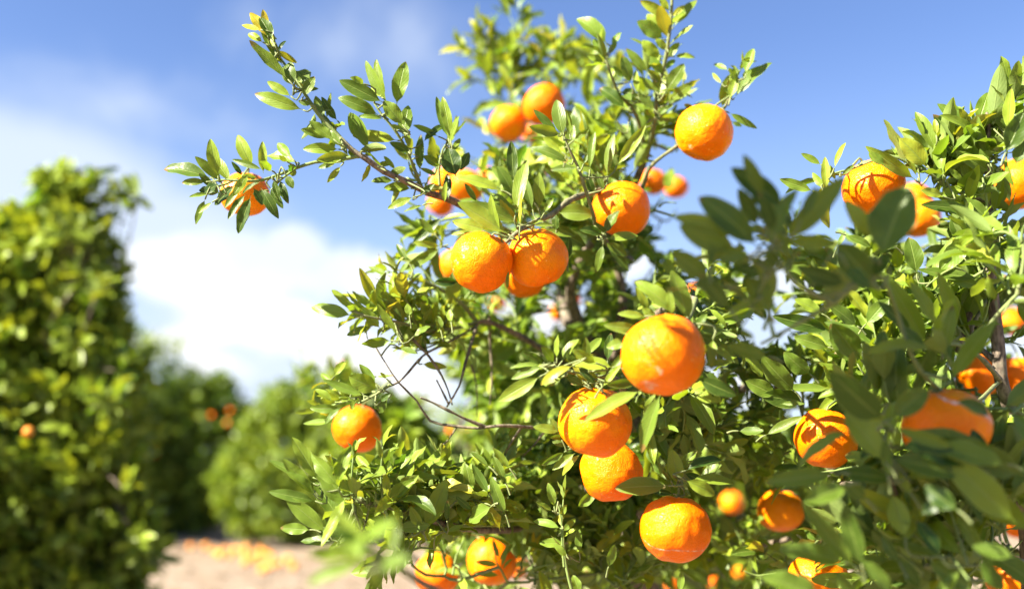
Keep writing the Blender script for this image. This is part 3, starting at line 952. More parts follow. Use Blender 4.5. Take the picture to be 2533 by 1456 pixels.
# the blurred tree just left of and behind the centre tree
D3 = 2.7
lump_b = [(850, 945, 14, D3), (735, 935, 10, D3), (790, 965, 18, D3), (890, 985, 30, D3), (830, 1000, 24, D3), (990, 1050, 40, D3), (960, 1110, 70, D3), (1030, 1130, 60, D3), (880, 1120, 50, D3 + .2),
          (1040, 1220, 80, D3), (930, 1210, 80, D3), (1160, 1150, 60, D3 + .2), (1240, 1080, 60, D3), (1280, 1170, 80, D3), (1180, 1260, 80, D3), (1220, 990, 50, D3), (1180, 920, 40, D3), (1300, 940, 60, D3), (1100, 1180, 50, D3), (1350, 1080, 80, D3)]
pb = P(1150, 1400, D3 + .2); pb[2] = 0
back_tree(14, 'citrus_tree', pb, lump_b, 4800, 'pale green blurred citrus tree seen through the bare twigs behind the centre tree', group='citrus trees of the orchard', leaf=(.05, .07), yel=0.12, trunk_r=.035, res='mid')

# trees seen through the crowns on the right
D4 = 4.2
lump_c = [(1700, 1160, 60, D4), (1790, 1130, 50, D4), (1850, 1100, 55, D4), (1930, 1130, 60, D4), (1760, 1230, 80, D4), (1860, 1220, 70, D4), (1950, 1230, 80, D4), (1700, 1320, 90, D4), (1820, 1340, 100, D4), (1950, 1350, 100, D4),
          (1600, 1250, 80, D4), (1560, 1360, 100, D4), (1700, 1430, 90, D4), (1860, 1450, 90, D4), (2050, 1300, 100, D4), (1500, 1450, 90, D4)]
pb = P(1820, 1500, D4 + .2); pb[2] = 0
back_tree(15, 'citrus_tree', pb, lump_c, 8000, 'blurred citrus tree glimpsed low between the centre and right trees', group='citrus trees of the orchard', leaf=(.055, .08), yel=0.3, trunk_r=.05)

# the far row, along the end of the lane
rngf = np.random.default_rng(77)
FARLAB = ['far dim citrus tree at the horizon, first seen left of the dark round tree', 'far dim citrus tree at the horizon between the dark round tree and bright bush',
          'far citrus tree at the horizon just below the crossing bare twigs', 'far grey green citrus tree at the horizon, left in the gap under bare twigs',
          'far citrus tree on the horizon seen through the middle of the centre tree', 'far citrus tree on the horizon, low between the centre and right trees',
          'far citrus tree on the horizon behind the right tree']
for i, (u, dd, hh) in enumerate([(300, 30, 2.6), (590, 34, 2.8), (1085, 26, 2.5), (1010, 36, 2.6), (1400, 34, 2.7), (1750, 30, 2.9), (2150, 32, 2.7)]):
    g = P(u, 1100, dd); g[2] = 0
    uu, vv, _ = proj(g)
    s_ = UF / dd
    lumps = [(u + rngf.normal(0, .8) * s_ * .6, vv - s_ * (0.6 + (hh - 1.2) * rngf.random()), s_ * (.55 + .3 * rngf.random()), dd) for _ in range(11)]
    back_tree(100 + i, 'citrus_tree', g, lumps, 2600, FARLAB[i], group='citrus trees of the orchard', leaf=(.12, .17), yel=0.1, trunk_r=.1, cl=5)

# ------------------------------------------------------------------ the centre tree
baseA = P(1610, 1456, 1.75); baseA[2] = 0.0
rootA = empty('mandarin_tree', baseA, 'sunlit mandarin tree in the centre, branches reaching left and up into the blue sky', 'tree')
A = Tree(rootA, 3)
trk = Tubes()


def Q(pts):
    return [P(*p) for p in pts]


def trunk(tree, tubes, pts, r0, r1):
    p = tubes.add(pts, list(np.linspace(r0, r1, len(pts))), 0.02, 10, 0.08, tree.rng, 1.0)
    tree.wood.extend(p.tolist())


trunk(A, trk, [baseA - [0, 0, .05], baseA + [0.01, 0, .35], P(1590, 1456, 1.72), P(1550, 1340, 1.68)], 0.036, 0.026)
trk.build('trunk', rootA)
for pts, r0, r1 in [
    ([(1550, 1340, 1.68), (1590, 1240, 1.66), (1600, 1150, 1.62), (1560, 1000, 1.62), (1500, 900, 1.62), (1440, 820, 1.6)], .019, .009),
    ([(1440, 820, 1.6), (1410, 720, 1.58), (1440, 640, 1.55), (1490, 560, 1.48), (1560, 470, 1.42), (1600, 380, 1.38)], .009, .005),
    ([(1560, 1000, 1.62), (1450, 880, 1.68), (1400, 780, 1.72), (1380, 620, 1.78), (1360, 480, 1.85), (1330, 400, 1.9)], .012, .006),
    ([(1500, 900, 1.62), (1540, 760, 1.6), (1520, 640, 1.58), (1490, 520, 1.5)], .009, .005),
    ([(1600, 1150, 1.62), (1680, 1050, 1.5), (1780, 980, 1.45), (1880, 950, 1.45)], .010, .005),
    ([(1550, 1340, 1.68), (1400, 1290, 1.5), (1250, 1310, 1.3), (1120, 1300, 1.18), (1000, 1262, 1.12), (880, 1235, 1.10), (800, 1190, 1.09)], .006, .0016),
    ([(1560, 1000, 1.62), (1440, 930, 1.55), (1320, 850, 1.45), (1220, 800, 1.40), (1180, 797, 1.38)], .006, .0032),
    ([(1500, 900, 1.62), (1600, 800, 1.4), (1680, 740, 1.2), (1720, 740, 1.05)], .008, .003),
    ([(1600, 1150, 1.62), (1560, 1060, 1.4), (1540, 960, 1.2), (1500, 930, 1.12)], .008, .0035),
    ([(1590, 1240, 1.66), (1700, 1340, 1.55), (1850, 1350, 1.5), (1960, 1330, 1.42)], .007, .003),
]:
    b = A.branch(); b.limb(Q(pts), r0, r1, 8)

# the long left limb, with its tip against the sky
b = A.branch()
b.limb(Q([(1380, 620, 1.6), (1290, 590, 1.42), (1200, 545, 1.28), (1120, 497, 1.22), (1060, 478, 1.19), (1000, 447, 1.17), (950, 425, 1.16), (905, 393, 1.15), (872, 372, 1.15), (840, 340, 1.15)]), .0055, .0026, 7)
b.limb(Q([(840, 340, 1.15), (800, 295, 1.15), (765, 250, 1.15), (730, 195, 1.16), (690, 140, 1.17), (655, 85, 1.18), (640, 50, 1.18)]), .0026, .0009, 6, .1, .15)
heroes(b, 1, [
    (1425, 395, 1232, 200, .26, dict(rnd=.1, face=.6)), (1400, 330, 1290, 130, .22, dict(rnd=.2)), (1340, 190, 1235, 65, .34, dict(yel=.95)), (1320, 150, 1300, 48, .34, dict(yel=.95)), (1290, 150, 1195, 125, .3, dict(yel=.7)),
    (1345, 200, 1285, 90, .45, dict(rnd=.4)), (1300, 210, 1228, 170, .4, dict(yel=.5)), (1360, 250, 1330, 150, .3, dict(yel=.55)), (1375, 260, 1415, 200, .25, dict(curl=1.6, rnd=0)),
    (1500, 545, 1262, 466, .26, dict(yel=.25, rnd=.7)), (1440, 478, 1322, 405, .3, dict(rnd=.6)), (1450, 430, 1430, 310, .55, dict(rnd=.1, curl=1.2)), (1470, 440, 1530, 350, .7, dict(rnd=.0, curl=1.3)),
    (1500, 480, 1555, 380, .45, dict(rnd=0)), (1480, 440, 1575, 440, .3, dict(rnd=.3)), (1600, 600, 1560, 475, .35, dict(rnd=.2)), (1615, 590, 1636, 458, .16, dict(rnd=.4)), (1660, 690, 1590, 560, .34, dict(rnd=.15)),
    (1650, 690, 1530, 600, .4, dict(rnd=.5)), (1620, 680, 1490, 640, .35, dict(rnd=.6)), (1690, 730, 1610, 640, .3, dict(rnd=.7)), (1670, 600, 1590, 480, .3, dict(rnd=.1)), (1540, 520, 1475, 500, .4, dict(rnd=.6))], 1.15)
heroes(b, 2, [
    (570, 765, 385, 762, .32, dict(yel=.25, rnd=.9)), (640, 800, 455, 818, .36, dict(rnd=.15)), (580, 850, 510, 935, .3, dict(yel=.5)), (660, 800, 625, 760, .8, dict(rnd=.4)), (560, 830, 465, 860, .3, dict(rnd=.6)),
    (940, 965, 800, 962, .45, dict(rnd=.1)), (850, 925, 735, 928, .35, dict(rnd=0)), (950, 1010, 820, 1068, .3, dict(yel=.3, rnd=.9)), (860, 870, 800, 800, .25, dict(rnd=.8)), (1000, 1050, 900, 1085, .2, dict(rnd=.4)),
    (700, 780, 740, 800, .3, dict(rnd=.8)), (790, 850, 730, 790, .18, dict(rnd=.9)), (980, 1000, 1060, 940, .35, dict(rnd=.3)), (1110, 1040, 1120, 930, .3, dict(rnd=.1)),
    (620, 800, 560, 690, .2, dict(rnd=.6)), (1400, 975, 1180, 908, .28, dict(rnd=.55, d=1.13)), (1275, 1035, 1213, 938, .28, dict(rnd=.4, d=1.16))], 1.155)
b.leafy(Q([(760, 245, 1.15), (790, 290, 1.16), (850, 355, 1.16)]), space=.011, L=(.025, .04), yel=.0, tuft=0)
b.leafy(Q([(645, 60, 1.18), (680, 125, 1.17), (730, 200, 1.16)]), space=.009, L=(.014, .03), yel=.35, tuft=2)
b.leafy(Q([(860, 365, 1.16), (960, 432, 1.17), (1060, 480, 1.19)]), space=.014, L=(.025, .045), yel=.2, tuft=0)
bd = Tubes()

# side shoot of the limb: the spray round the fruit at its tip
b = A.branch()
b.limb(Q([(893, 385, 1.15), (840, 395, 1.15), (780, 401, 1.15), (735, 415, 1.15), (690, 432, 1.15), (650, 445, 1.14), (610, 448, 1.13), (560, 445, 1.13), (530, 448, 1.13)]), .0025, .0014, 6, .1, .1)
heroes(b, 1, [
    (1040, 880, 812, 840, .34, dict(rnd=.45, curl=.7, face=.7)), (1078, 872, 1040, 688, .36, dict(rnd=.3, curl=.5)), (1140, 905, 1035, 760, .3, dict(rnd=.6)), (1250, 830, 1175, 668, .36, dict(rnd=.75)),
    (1302, 858, 1298, 700, .30, dict(yel=.45, rnd=.9)), (1020, 900, 900, 905, .3, dict(rnd=0)), (1090, 955, 985, 940, .45, dict(rnd=0)), (1015, 985, 968, 1110, .28, dict(rnd=.5)), (1160, 915, 1062, 1015, .35, dict(rnd=.1)),
    (1215, 960, 1127, 1085, .26, dict(rnd=.15, d=1.085)), (1240, 970, 1178, 1155, .33, dict(rnd=.1, d=1.085)), (1255, 930, 1300, 1015, .38, dict(rnd=0, d=1.085)), (1290, 930, 1378, 1082, .3, dict(rnd=.1, d=1.09)),
    (1335, 930, 1400, 1032, .3, dict(rnd=.2)), (1385, 890, 1427, 1008, .3, dict(rnd=.05)), (1415, 868, 1450, 932, .5, dict(rnd=.15)), (1225, 860, 1150, 972, .3, dict(yel=.3, rnd=.9, d=1.085)), (1270, 880, 1200, 870, .3, dict(yel=.2, rnd=.9, d=1.09)),
    (1465, 805, 1320, 775, .38, dict(yel=.15, rnd=1)), (1440, 780, 1372, 708, .4, dict(rnd=1)), (1345, 845, 1290, 800, .45, dict(rnd=1)), (1300, 840, 1150, 790, .18, dict(rnd=.3)), (1420, 800, 1380, 770, .5, dict(rnd=.8)),
    (1100, 900, 965, 775, .3, dict(rnd=.9)), (1030, 960, 935, 975, .3, dict(rnd=.9)), (1060, 930, 985, 860, .35, dict(rnd=.2)), (1080, 910, 1000, 960, .4, dict(rnd=.0)), (1050, 1000, 980, 1055, .3, dict(rnd=.9)), (1350, 890, 1380, 990, .3, dict(rnd=.3)),
    (1290, 900, 1200, 960, .22, dict(rnd=.1, d=1.085)), (1185, 930, 1110, 1030, .3, dict(rnd=.2, d=1.085)), (1460, 830, 1440, 870, .5, dict(yel=.3)), (1200, 870, 1145, 800, .3, dict(rnd=.1))], 1.13)
b.leafy(Q([(500, 470, 1.15), (560, 455, 1.16), (590, 440, 1.17)]), space=.010, L=(.03, .045), yel=0, tuft=0)
b.leafy(Q([(735, 415, 1.15), (700, 440, 1.14), (670, 470, 1.13)]), space=.012, L=(.02, .035), yel=.05, tuft=1)

# upright shoot with large leaves
b = A.branch()
b.limb(Q([(1045, 470, 1.19), (1025, 420, 1.18), (1005, 370, 1.17), (975, 320, 1.16), (945, 285, 1.16), (925, 255, 1.16)]), .0025, .0011, 6, .1, .2)
heroes(b, 2, [
    (795, 525, 572, 412, .32, dict(rnd=.35)), (775, 590, 565, 498, .30, dict(rnd=.5)), (805, 515, 760, 305, .26, dict(rnd=.15)), (820, 530, 708, 312, .22, dict(rnd=.8)), (865, 540, 912, 318, .36, dict(rnd=.95, yel=.1)),
    (895, 640, 798, 518, .5, dict(rnd=.7, yel=.2)), (895, 700, 925, 540, .42, dict(rnd=.9)), (720, 740, 625, 578, .45, dict(rnd=.95)), (870, 720, 642, 697, .30, dict(rnd=.85)), (800, 610, 670, 595, .25, dict(rnd=.9)),
    (950, 790, 830, 730, .38, dict(rnd=.1)), (985, 880, 990, 690, .26, dict(rnd=.3)), (1000, 728, 1122, 640, .28, dict(rnd=.1)), (890, 660, 835, 640, .4, dict(rnd=.9)), (720, 770, 640, 600, .3, dict(rnd=.9)),
    (700, 430, 630, 395, .4, dict(rnd=1)), (790, 500, 735, 440, .3, dict(yel=.5)), (930, 760, 905, 660, .3, dict(rnd=.5))], 1.16)
b = A.branch()
b.limb(Q([(1090, 485, 1.2), (1085, 420, 1.2), (1095, 370, 1.2), (1110, 350, 1.2)]), .002, .001, 6, .1, .2)
heroes(b, 2, [
    (1130, 710, 1068, 495, .22, dict(rnd=.85)), (1140, 715, 1100, 498, .22, dict(yel=.3, rnd=.9)), (1130, 740, 1185, 595, .3, dict(rnd=.75)), (1080, 700, 950, 640, .25, dict(rnd=.8)), (1170, 905, 1130, 760, .7, dict(rnd=0)), (1190, 880, 1235, 780, .5, dict(rnd=.05)),
    (1090, 850, 1000, 800, .4, dict(rnd=.5)), (1090, 830, 1030, 760, .35, dict(rnd=.8)), (1150, 780, 1190, 710, .3, dict(yel=.3)), (1070, 900, 990, 860, .25, dict(rnd=.5)), (1130, 1020, 1125, 890, .3, dict(rnd=0, d=1.15))], 1.19)
b.leafy(Q([(1075, 430, 1.22), (1090, 390, 1.23), (1120, 340, 1.24)]), space=.010, L=(.03, .045), yel=.2)
b.leafy(Q([(1050, 470, 1.22), (1020, 430, 1.22), (1010, 400, 1.22)]), space=.010, L=(.025, .04), yel=.2)

# the pale twig that carries the touching pair
b = A.branch()
b.limb(Q([(1540, 460, 1.4), (1491, 469, 1.27), (1440, 483, 1.2), (1404, 498, 1.17), (1380, 518, 1.16), (1360, 533, 1.155), (1325, 548, 1.15), (1285, 570, 1.14), (1262, 590, 1.14), (1249, 601, 1.14)]), .0042, .0022, 8, .2, .75)
heroes(b, 3, [
    (345, 1200, 85, 1035, .33, dict(yel=.25, rnd=.8, d=1.125, dt=0, curl=.1)), (305, 1205, 248, 1000, .25, dict(yel=.3, rnd=1, d=1.12, curl=.5, face=.5)), (400, 1145, 135, 1042, .30, dict(rnd=.3, d=1.17)), (240, 1178, 58, 1132, .34, dict(rnd=.9, d=1.14)),
    (190, 1205, 52, 1200, .22, dict(rnd=.9, d=1.15)), (385, 1090, 440, 822, .24, dict(rnd=.75, yel=.2, d=1.13)), (405, 1160, 418, 955, .13, dict(yel=.85, d=1.12, face=.2)), (505, 1065, 500, 882, .34, dict(rnd=.15, d=1.15)), (470, 1075, 410, 880, .24, dict(rnd=.6, d=1.17)),
    (530, 1090, 575, 1012, .4, dict(rnd=.5, d=1.13)), (400, 1150, 300, 1022, .3, dict(rnd=.5, d=1.19)), (360, 1190, 295, 1170, .35, dict(rnd=.2, d=1.15)), (590, 1180, 590, 1100, .6, dict(rnd=.1, d=1.2)), (390, 1140, 250, 985, .3, dict(rnd=.5, yel=.2, d=1.2)),
    (440, 1150, 525, 1132, .28, dict(rnd=.5, d=1.115)), (470, 1155, 580, 1152, .2, dict(rnd=.9, d=1.13)), (650, 1330, 655, 1210, .35, dict(rnd=0, d=1.19)), (480, 1110, 360, 1050, .2, dict(yel=.3, d=1.21)), (600, 1090, 780, 1100, .5, dict(rnd=0, d=1.25)),
    (400, 1060, 290, 850, .3, dict(rnd=.6, d=1.2)), (480, 1040, 320, 812, .25, dict(rnd=.8, d=1.24)), (420, 960, 260, 855, .4, dict(rnd=.9, d=1.25)),
    (500, 1180, 690, 1210, .2, dict(rnd=.1, d=1.2)), (560, 1150, 740, 1260, .35, dict(rnd=.1, d=1.24)), (240, 1500, 190, 1420, .3, dict(rnd=.5, yel=.3, d=1.17)), (340, 1480, 345, 1390, .2, dict(rnd=.8, d=1.14))], 1.14, .004)

# dark thin twig up through the middle
b = A.branch()
b.limb(Q([(1475, 570, 1.3), (1467, 531, 1.2), (1448, 470, 1.17), (1428, 411, 1.16), (1410, 375, 1.15), (1398, 345, 1.15), (1385, 300, 1.15)]), .003, .001, 6, .1, .5)
heroes(b, 3, [
    (372, 925, 360, 722, .28, dict(rnd=.05)), (625, 700, 592, 512, .33, dict(rnd=.3)), (660, 690, 640, 560, .3, dict(rnd=.6)), (615, 690, 452, 648, .34, dict(rnd=.15, curl=.2)), (600, 690, 472, 560, .24, dict(rnd=.7)), (655, 835, 455, 752, .25, dict(rnd=.4)),
    (900, 850, 1048, 642, .24, dict(rnd=.85, yel=.35, d=1.16)), (850, 905, 888, 685, .22, dict(rnd=.8, d=1.2)), (762, 870, 788, 675, .22, dict(rnd=.7, d=1.18)), (730, 840, 750, 790, .4, dict(rnd=.5)), (800, 900, 620, 820, .25, dict(rnd=.9, d=1.22)),
    (700, 860, 560, 870, .3, dict(rnd=.4, d=1.24)), (780, 1000, 750, 900, .4, dict(rnd=.1, d=1.2)), (840, 980, 800, 880, .3, dict(rnd=.2, d=1.22)), (640, 940, 530, 860, .3, dict(rnd=.2, d=1.25)),
    (680, 720, 760, 660, .3, dict(rnd=.9, d=1.2)), (620, 780, 520, 700, .3, dict(yel=.5, d=1.24)), (640, 800, 680, 640, .3, dict(yel=.2, d=1.22))], 1.155)
b = A.branch()
heroes(b, 3, [
    (835, 1195, 915, 1078, .5, dict(rnd=0, d=1.2)), (850, 1222, 1008, 1208, .32, dict(rnd=.25, d=1.2)), (850, 1190, 790, 1140, .3, dict(rnd=.05, d=1.2)), (830, 1200, 720, 1170, .4, dict(rnd=.1, d=1.21)), (840, 1240, 950, 1310, .4, dict(rnd=0, d=1.22)),
    (1163, 975, 1185, 860, .55, dict(rnd=.3, d=1.7)), (830, 1250, 800, 1390, .3, dict(rnd=0, d=1.22)), (850, 1240, 960, 1390, .25, dict(rnd=0, d=1.25))], 1.2, .003)
b.limb(Q([(1560, 640, 1.5), (1510, 610, 1.3), (1490, 585, 1.22), (1470, 560, 1.22)]), .004, .002)

# twigs of the upper right part
b = A.branch()
b.limb(Q([(1600, 400, 1.38), (1573, 285, 1.34), (1540, 245, 1.32), (1520, 210, 1.31), (1504, 165, 1.3), (1495, 140, 1.3)]), .003, .0014, 6, .1, .5)
heroes(b, 3, [
    (850, 225, 697, 88, .46, dict(rnd=1, yel=.12, curl=1.0, face=.8)), (880, 245, 922, 168, .5, dict(rnd=.95)), (835, 322, 752, 287, .5, dict(yel=.35)), (820, 260, 780, 200, .5, dict(rnd=1)), (860, 280, 900, 220, .5, dict(rnd=.9)),
    (1060, 375, 948, 250, .28, dict(rnd=.4)), (970, 430, 930, 285, .4, dict(rnd=.3)), (945, 555, 812, 452, .42, dict(rnd=.3)), (940, 400, 880, 340, .3, dict(rnd=.8)), (1000, 500, 930, 470, .8, dict(rnd=.3)), (1010, 480, 1000, 360, .3, dict(yel=.4)),
    (920, 470, 1030, 520, .4, dict(yel=.35)), (900, 660, 790, 615, .45, dict(rnd=1)), (900, 620, 850, 560, .4, dict(rnd=.9))], 1.31)
b.leafy(Q([(1573, 285, 1.34), (1530, 230, 1.32), (1497, 150, 1.3)]), space=.018, L=(.03, .05), yel=.2)
b = A.branch()
b.limb(Q([(1600, 380, 1.38), (1617, 309, 1.34), (1626, 227, 1.33), (1640, 170, 1.32), (1650, 121, 1.31), (1660, 39, 1.3), (1662, -30, 1.3), (1665, -80, 1.3)]), .0038, .0016, 6, .1, .4)
heroes(b, 3, [
    (1190, 140, 1310, 2, .28, dict(rnd=.4)), (1140, 200, 1005, 110, .48, dict(rnd=1, yel=.1)), (1150, 175, 1055, 75, .5, dict(yel=.35, rnd=1)), (1160, 90, 1020, 5, .35, dict(yel=.6)), (1180, 90, 1250, 30, .35, dict(yel=.7)), (1170, 60, 1120, -30, .4, dict(yel=.55)),
    (1195, 292, 1300, 298, .3, dict(yel=.4, curl=.9)), (1150, 470, 1245, 328, .4, dict(rnd=.3)), (1165, 520, 1290, 425, .34, dict(rnd=.5)), (1160, 540, 1260, 460, .3, dict(rnd=.2)), (1120, 300, 1030, 210, .5, dict(rnd=1)), (1150, 260, 1100, 200, .6, dict(rnd=1)),
    (1160, 300, 1220, 220, .5, dict(rnd=1)), (1140, 380, 1070, 290, .45, dict(rnd=.9)), (1130, 420, 1060, 360, .5, dict(rnd=.95)), (1150, 360, 1200, 310, .45, dict(rnd=.8)), (1100, 470, 1030, 400, .4, dict(rnd=.8)), (1120, 480, 1090, 380, .35, dict(rnd=.6)),
    (1090, 560, 1010, 480, .4, dict(rnd=.6)), (1100, 600, 1190, 540, .35, dict(rnd=.5)), (1100, 610, 1040, 560, .4, dict(rnd=.8)), (1090, 640, 1180, 610, .3, dict(rnd=.4))], 1.31)
b.leafy(Q([(1610, 340, 1.36), (1626, 227, 1.34), (1648, 120, 1.32), (1660, 0, 1.31)]), space=.010, L=(.035, .055), yel=.3)
b.leafy(Q([(1600, 330, 1.4), (1590, 250, 1.4), (1600, 180, 1.4)]), space=.012, L=(.03, .05), yel=.2)
b.leafy(Q([(1620, 300, 1.36), (1650, 270, 1.36), (1680, 240, 1.36)]), space=.012, L=(.03, .05), yel=.1)

# twig with the fruit against the sky
b = A.branch()
b.limb(Q([(1575, 520, 1.4), (1588, 464, 1.36), (1607, 415, 1.33), (1640, 385, 1.30), (1675, 361, 1.285), (1700, 340, 1.30), (1745, 300, 1.31), (1785, 275, 1.28), (1800, 250, 1.27), (1812, 225, 1.26), (1825, 200, 1.26)]), .0030, .0013, 6, .12, .6)
heroes(b, 3, [
    (1437, 552, 1482, 382, .42, dict(yel=.35, rnd=.8)), (1500, 505, 1695, 322, .24, dict(rnd=.45)), (1482, 505, 1512, 395, .45, dict(rnd=.1)), (1560, 380, 1600, 250, .4, dict(rnd=1, yel=.1)), (1475, 578, 1618, 658, .22, dict(rnd=.9)), (1490, 625, 1540, 648, .45, dict(rnd=0, d=1.31)),
    (1295, 560, 1245, 535, .5, dict(rnd=.1, d=1.31)), (1470, 360, 1398, 330, .3, dict(rnd=.9)), (1520, 420, 1470, 350, .5, dict(rnd=.7)), (1540, 400, 1590, 360, .4, dict(rnd=.5)), (1530, 430, 1580, 400, .35, dict(rnd=.2)), (1520, 400, 1500, 340, .5, dict(rnd=.6)),
    (1440, 430, 1390, 375, .2, dict(yel=.4))], 1.27)
b.leafy(Q([(1805, 245, 1.27), (1815, 205, 1.27), (1830, 175, 1.27)]), space=.009, L=(.022, .035), yel=.2)

# spray round the glossy and the largest fruit
b = A.branch()
b.limb(Q([(1500, 930, 1.12), (1440, 925, 1.06), (1400, 915, 1.04), (1360, 905, 1.03), (1335, 905, 1.03)]), .003, .0014, 6, .1, .3)
heroes(b, 7, [
    (372, 440, 172, 558, .30, dict(rnd=.85, yel=.25, curl=.3)), (385, 392, 234, 452, .27, dict(rnd=.6)), (380, 385, 228, 402, .18, dict(rnd=.8)), (530, 388, 372, 480, .25, dict(yel=.65, curl=1.2)), (388, 375, 282, 322, .42, dict(rnd=.4)), (440, 372, 382, 298, .45, dict(rnd=.3)),
    (452, 352, 460, 238, .32, dict(rnd=.9)), (480, 365, 560, 262, .5, dict(rnd=.4)), (600, 335, 665, 255, .4, dict(rnd=.5, yel=.2)), (640, 375, 525, 312, .35, dict(rnd=.95)), (695, 365, 712, 232, .35, dict(rnd=.1)), (480, 440, 390, 480, .6, dict(rnd=.4)),
    (720, 395, 528, 380, .42, dict(yel=.5, rnd=.7)), (600, 480, 525, 370, .3, dict(yel=.75)), (610, 470, 520, 475, .25, dict(yel=.5)), (650, 520, 615, 410, .35, dict(yel=.5, rnd=.8)), (670, 490, 760, 380, .25, dict(yel=.4, rnd=.7)), (700, 440, 625, 370, .5, dict(rnd=.3)),
    (580, 480, 500, 440, .4, dict(rnd=.2)), (500, 420, 440, 450, .5, dict(rnd=.1)), (640, 480, 560, 400, .3, dict(rnd=0)), (560, 400, 500, 330, .4, dict(rnd=.1)), (600, 380, 590, 250, .3, dict(rnd=.2))], 1.03)
heroes(b, 7, [(858, 505, 583, 657, .26, dict(yel=.25, rnd=.8, curl=.2, face=.75, d=.985)), (840, 468, 690, 480, .28, dict(rnd=.2, d=1.0)), (470, 700, 340, 680, .34, dict(rnd=.5)), (475, 740, 425, 640, .4, dict(rnd=.3)), (500, 772, 430, 750, .4, dict(rnd=.4)), (490, 800, 380, 862, .28, dict(rnd=.6)),
    (540, 805, 430, 886, .3, dict(rnd=.8, yel=.2)), (565, 810, 480, 912, .25, dict(yel=.55)), (500, 730, 420, 730, .3, dict(rnd=.3))], 1.06, .004)
b = A.branch()
b.limb(Q([(1720, 740, 1.05), (1700, 790, .98), (1665, 800, .97), (1620, 810, .97), (1590, 830, .97)]), .003, .0016, 6, .1, .4)
heroes(b, 7, [
    (1020, 145, 830, -20, .34, dict(rnd=.9, yel=.2)), (1092, 175, 1000, -70, .34, dict(rnd=.85, yel=.15)), (875, 152, 743, 140, .3, dict(rnd=.4)), (850, 212, 678, 195, .3, dict(rnd=.8, yel=.15)), (785, 275, 690, 300, .5, dict(rnd=.9, yel=.15)), (895, 135, 832, 12, .26, dict(rnd=.8, yel=.3)),
    (930, 160, 860, 110, .5, dict(rnd=.9, yel=.2)), (1110, 220, 1170, 140, .4, dict(rnd=.5)), (1000, 160, 990, 20, .3, dict(rnd=.8)), (1150, 385, 1290, 372, .28, dict(rnd=.3)), (1150, 265, 1300, 372, .25, dict(rnd=.4)), (1130, 450, 1310, 530, .4, dict(rnd=0, d=1.0)),
    (1100, 500, 1240, 560, .5, dict(rnd=0, d=1.0)), (1150, 400, 1240, 560, .4, dict(rnd=.1, d=1.02)), (950, 520, 858, 802, .26, dict(rnd=.7, yel=.1)), (930, 510, 880, 665, .3, dict(rnd=.3, d=1.03)), (1130, 240, 1240, 290, .4, dict(rnd=.3)), (800, 310, 700, 420, .25, dict(rnd=.3, d=1.03)),
    (1470, 345, 1268, 292, .36, dict(rnd=.5, yel=.1, d=.85)), (1120, 240, 1250, 210, .35, dict(rnd=.5)), (1200, 260, 1190, 400, .3, dict(rnd=.4, yel=.3))], .97)

# the stalk and leaves over the broad low fruit
b = A.branch()
b.limb(Q([(1640, 1140, 1.5), (1660, 1150, 1.25), (1675, 1165, 1.12), (1682, 1185, 1.07)]), .0035, .0016, 6, .1, .4)
heroes(b, 7, [
    (985, 962, 732, 975, .38, dict(rnd=.55, curl=.2, face=.8)), (1038, 962, 1002, 788, .42, dict(yel=.4, rnd=.3)), (1050, 882, 1122, 798, .52, dict(rnd=.3)), (1068, 935, 1208, 1005, .42, dict(yel=.45, rnd=.3)), (1090, 938, 1300, 950, .28, dict(rnd=0)), (1060, 900, 1165, 950, .3, dict(rnd=0)),
    (1070, 890, 1240, 840, .35, dict(rnd=.05)), (1000, 940, 960, 880, .3, dict(rnd=.1)), (1060, 980, 1090, 1010, .4, dict(rnd=.4)), (640, 990, 558, 1060, .5, dict(rnd=.9, d=1.14)), (1140, 920, 1240, 860, .5, dict(rnd=.0, d=1.1)), (1010, 1000, 900, 985, .3, dict(rnd=0, d=1.12))], 1.055)

# mid left sprays
b = A.branch()
b.limb(Q([(1180, 797, 1.38), (1120, 812, 1.3), (1060, 820, 1.24), (1000, 800, 1.2), (950, 790, 1.18), (900, 780, 1.17), (872, 768, 1.17)]), .0025, .0013, 6, .1, .4)
heroes(b, 6, [
    (425, 148, 232, 108, .3, dict(rnd=.8, yel=.15)), (432, 122, 328, 25, .3, dict(rnd=.6)), (510, 200, 400, 243, .3, dict(rnd=.6)), (612, 268, 470, 282, .38, dict(rnd=.75)), (470, 150, 430, 90, .5, dict(rnd=.9)), (560, 210, 470, 110, .4, dict(rnd=.9)),
    (640, 230, 545, 90, .28, dict(rnd=.8)), (620, 200, 560, 150, .4, dict(rnd=.8)), (660, 260, 700, 170, .4, dict(rnd=.5)), (720, 250, 800, 200, .4, dict(rnd=.8)), (650, 300, 740, 330, .3, dict(rnd=.5)), (760, 380, 880, 395, .3, dict(rnd=.2)), (700, 150, 690, 90, .6, dict(rnd=.9, yel=.2)),
    (850, 220, 830, 150, .5, dict(rnd=.8)), (900, 180, 890, 120, .5, dict(rnd=.8)), (580, 120, 540, 80, .3, dict(rnd=.8))], 1.2, .03)
b.leafy(Q([(1060, 820, 1.24), (990, 800, 1.2), (900, 782, 1.18)]), space=.011, L=(.03, .048), yel=.25)
b.leafy(Q([(1120, 812, 1.3), (1080, 850, 1.27), (1020, 870, 1.24)]), space=.011, L=(.03, .05), yel=.2)
b.leafy(Q([(1150, 805, 1.35), (1090, 770, 1.3), (1030, 760, 1.27)]), space=.010, L=(.03, .05), yel=.25)
b = A.branch()
b.limb(Q([(1180, 797, 1.38), (1130, 740, 1.36), (1060, 700, 1.34), (1010, 680, 1.33), (970, 660, 1.33)]), .0035, .0012, 6, .1, .4)
b.leafy(Q([(1130, 740, 1.36), (1050, 700, 1.34), (960, 670, 1.33)]), space=.014, L=(.028, .045), yel=.2)
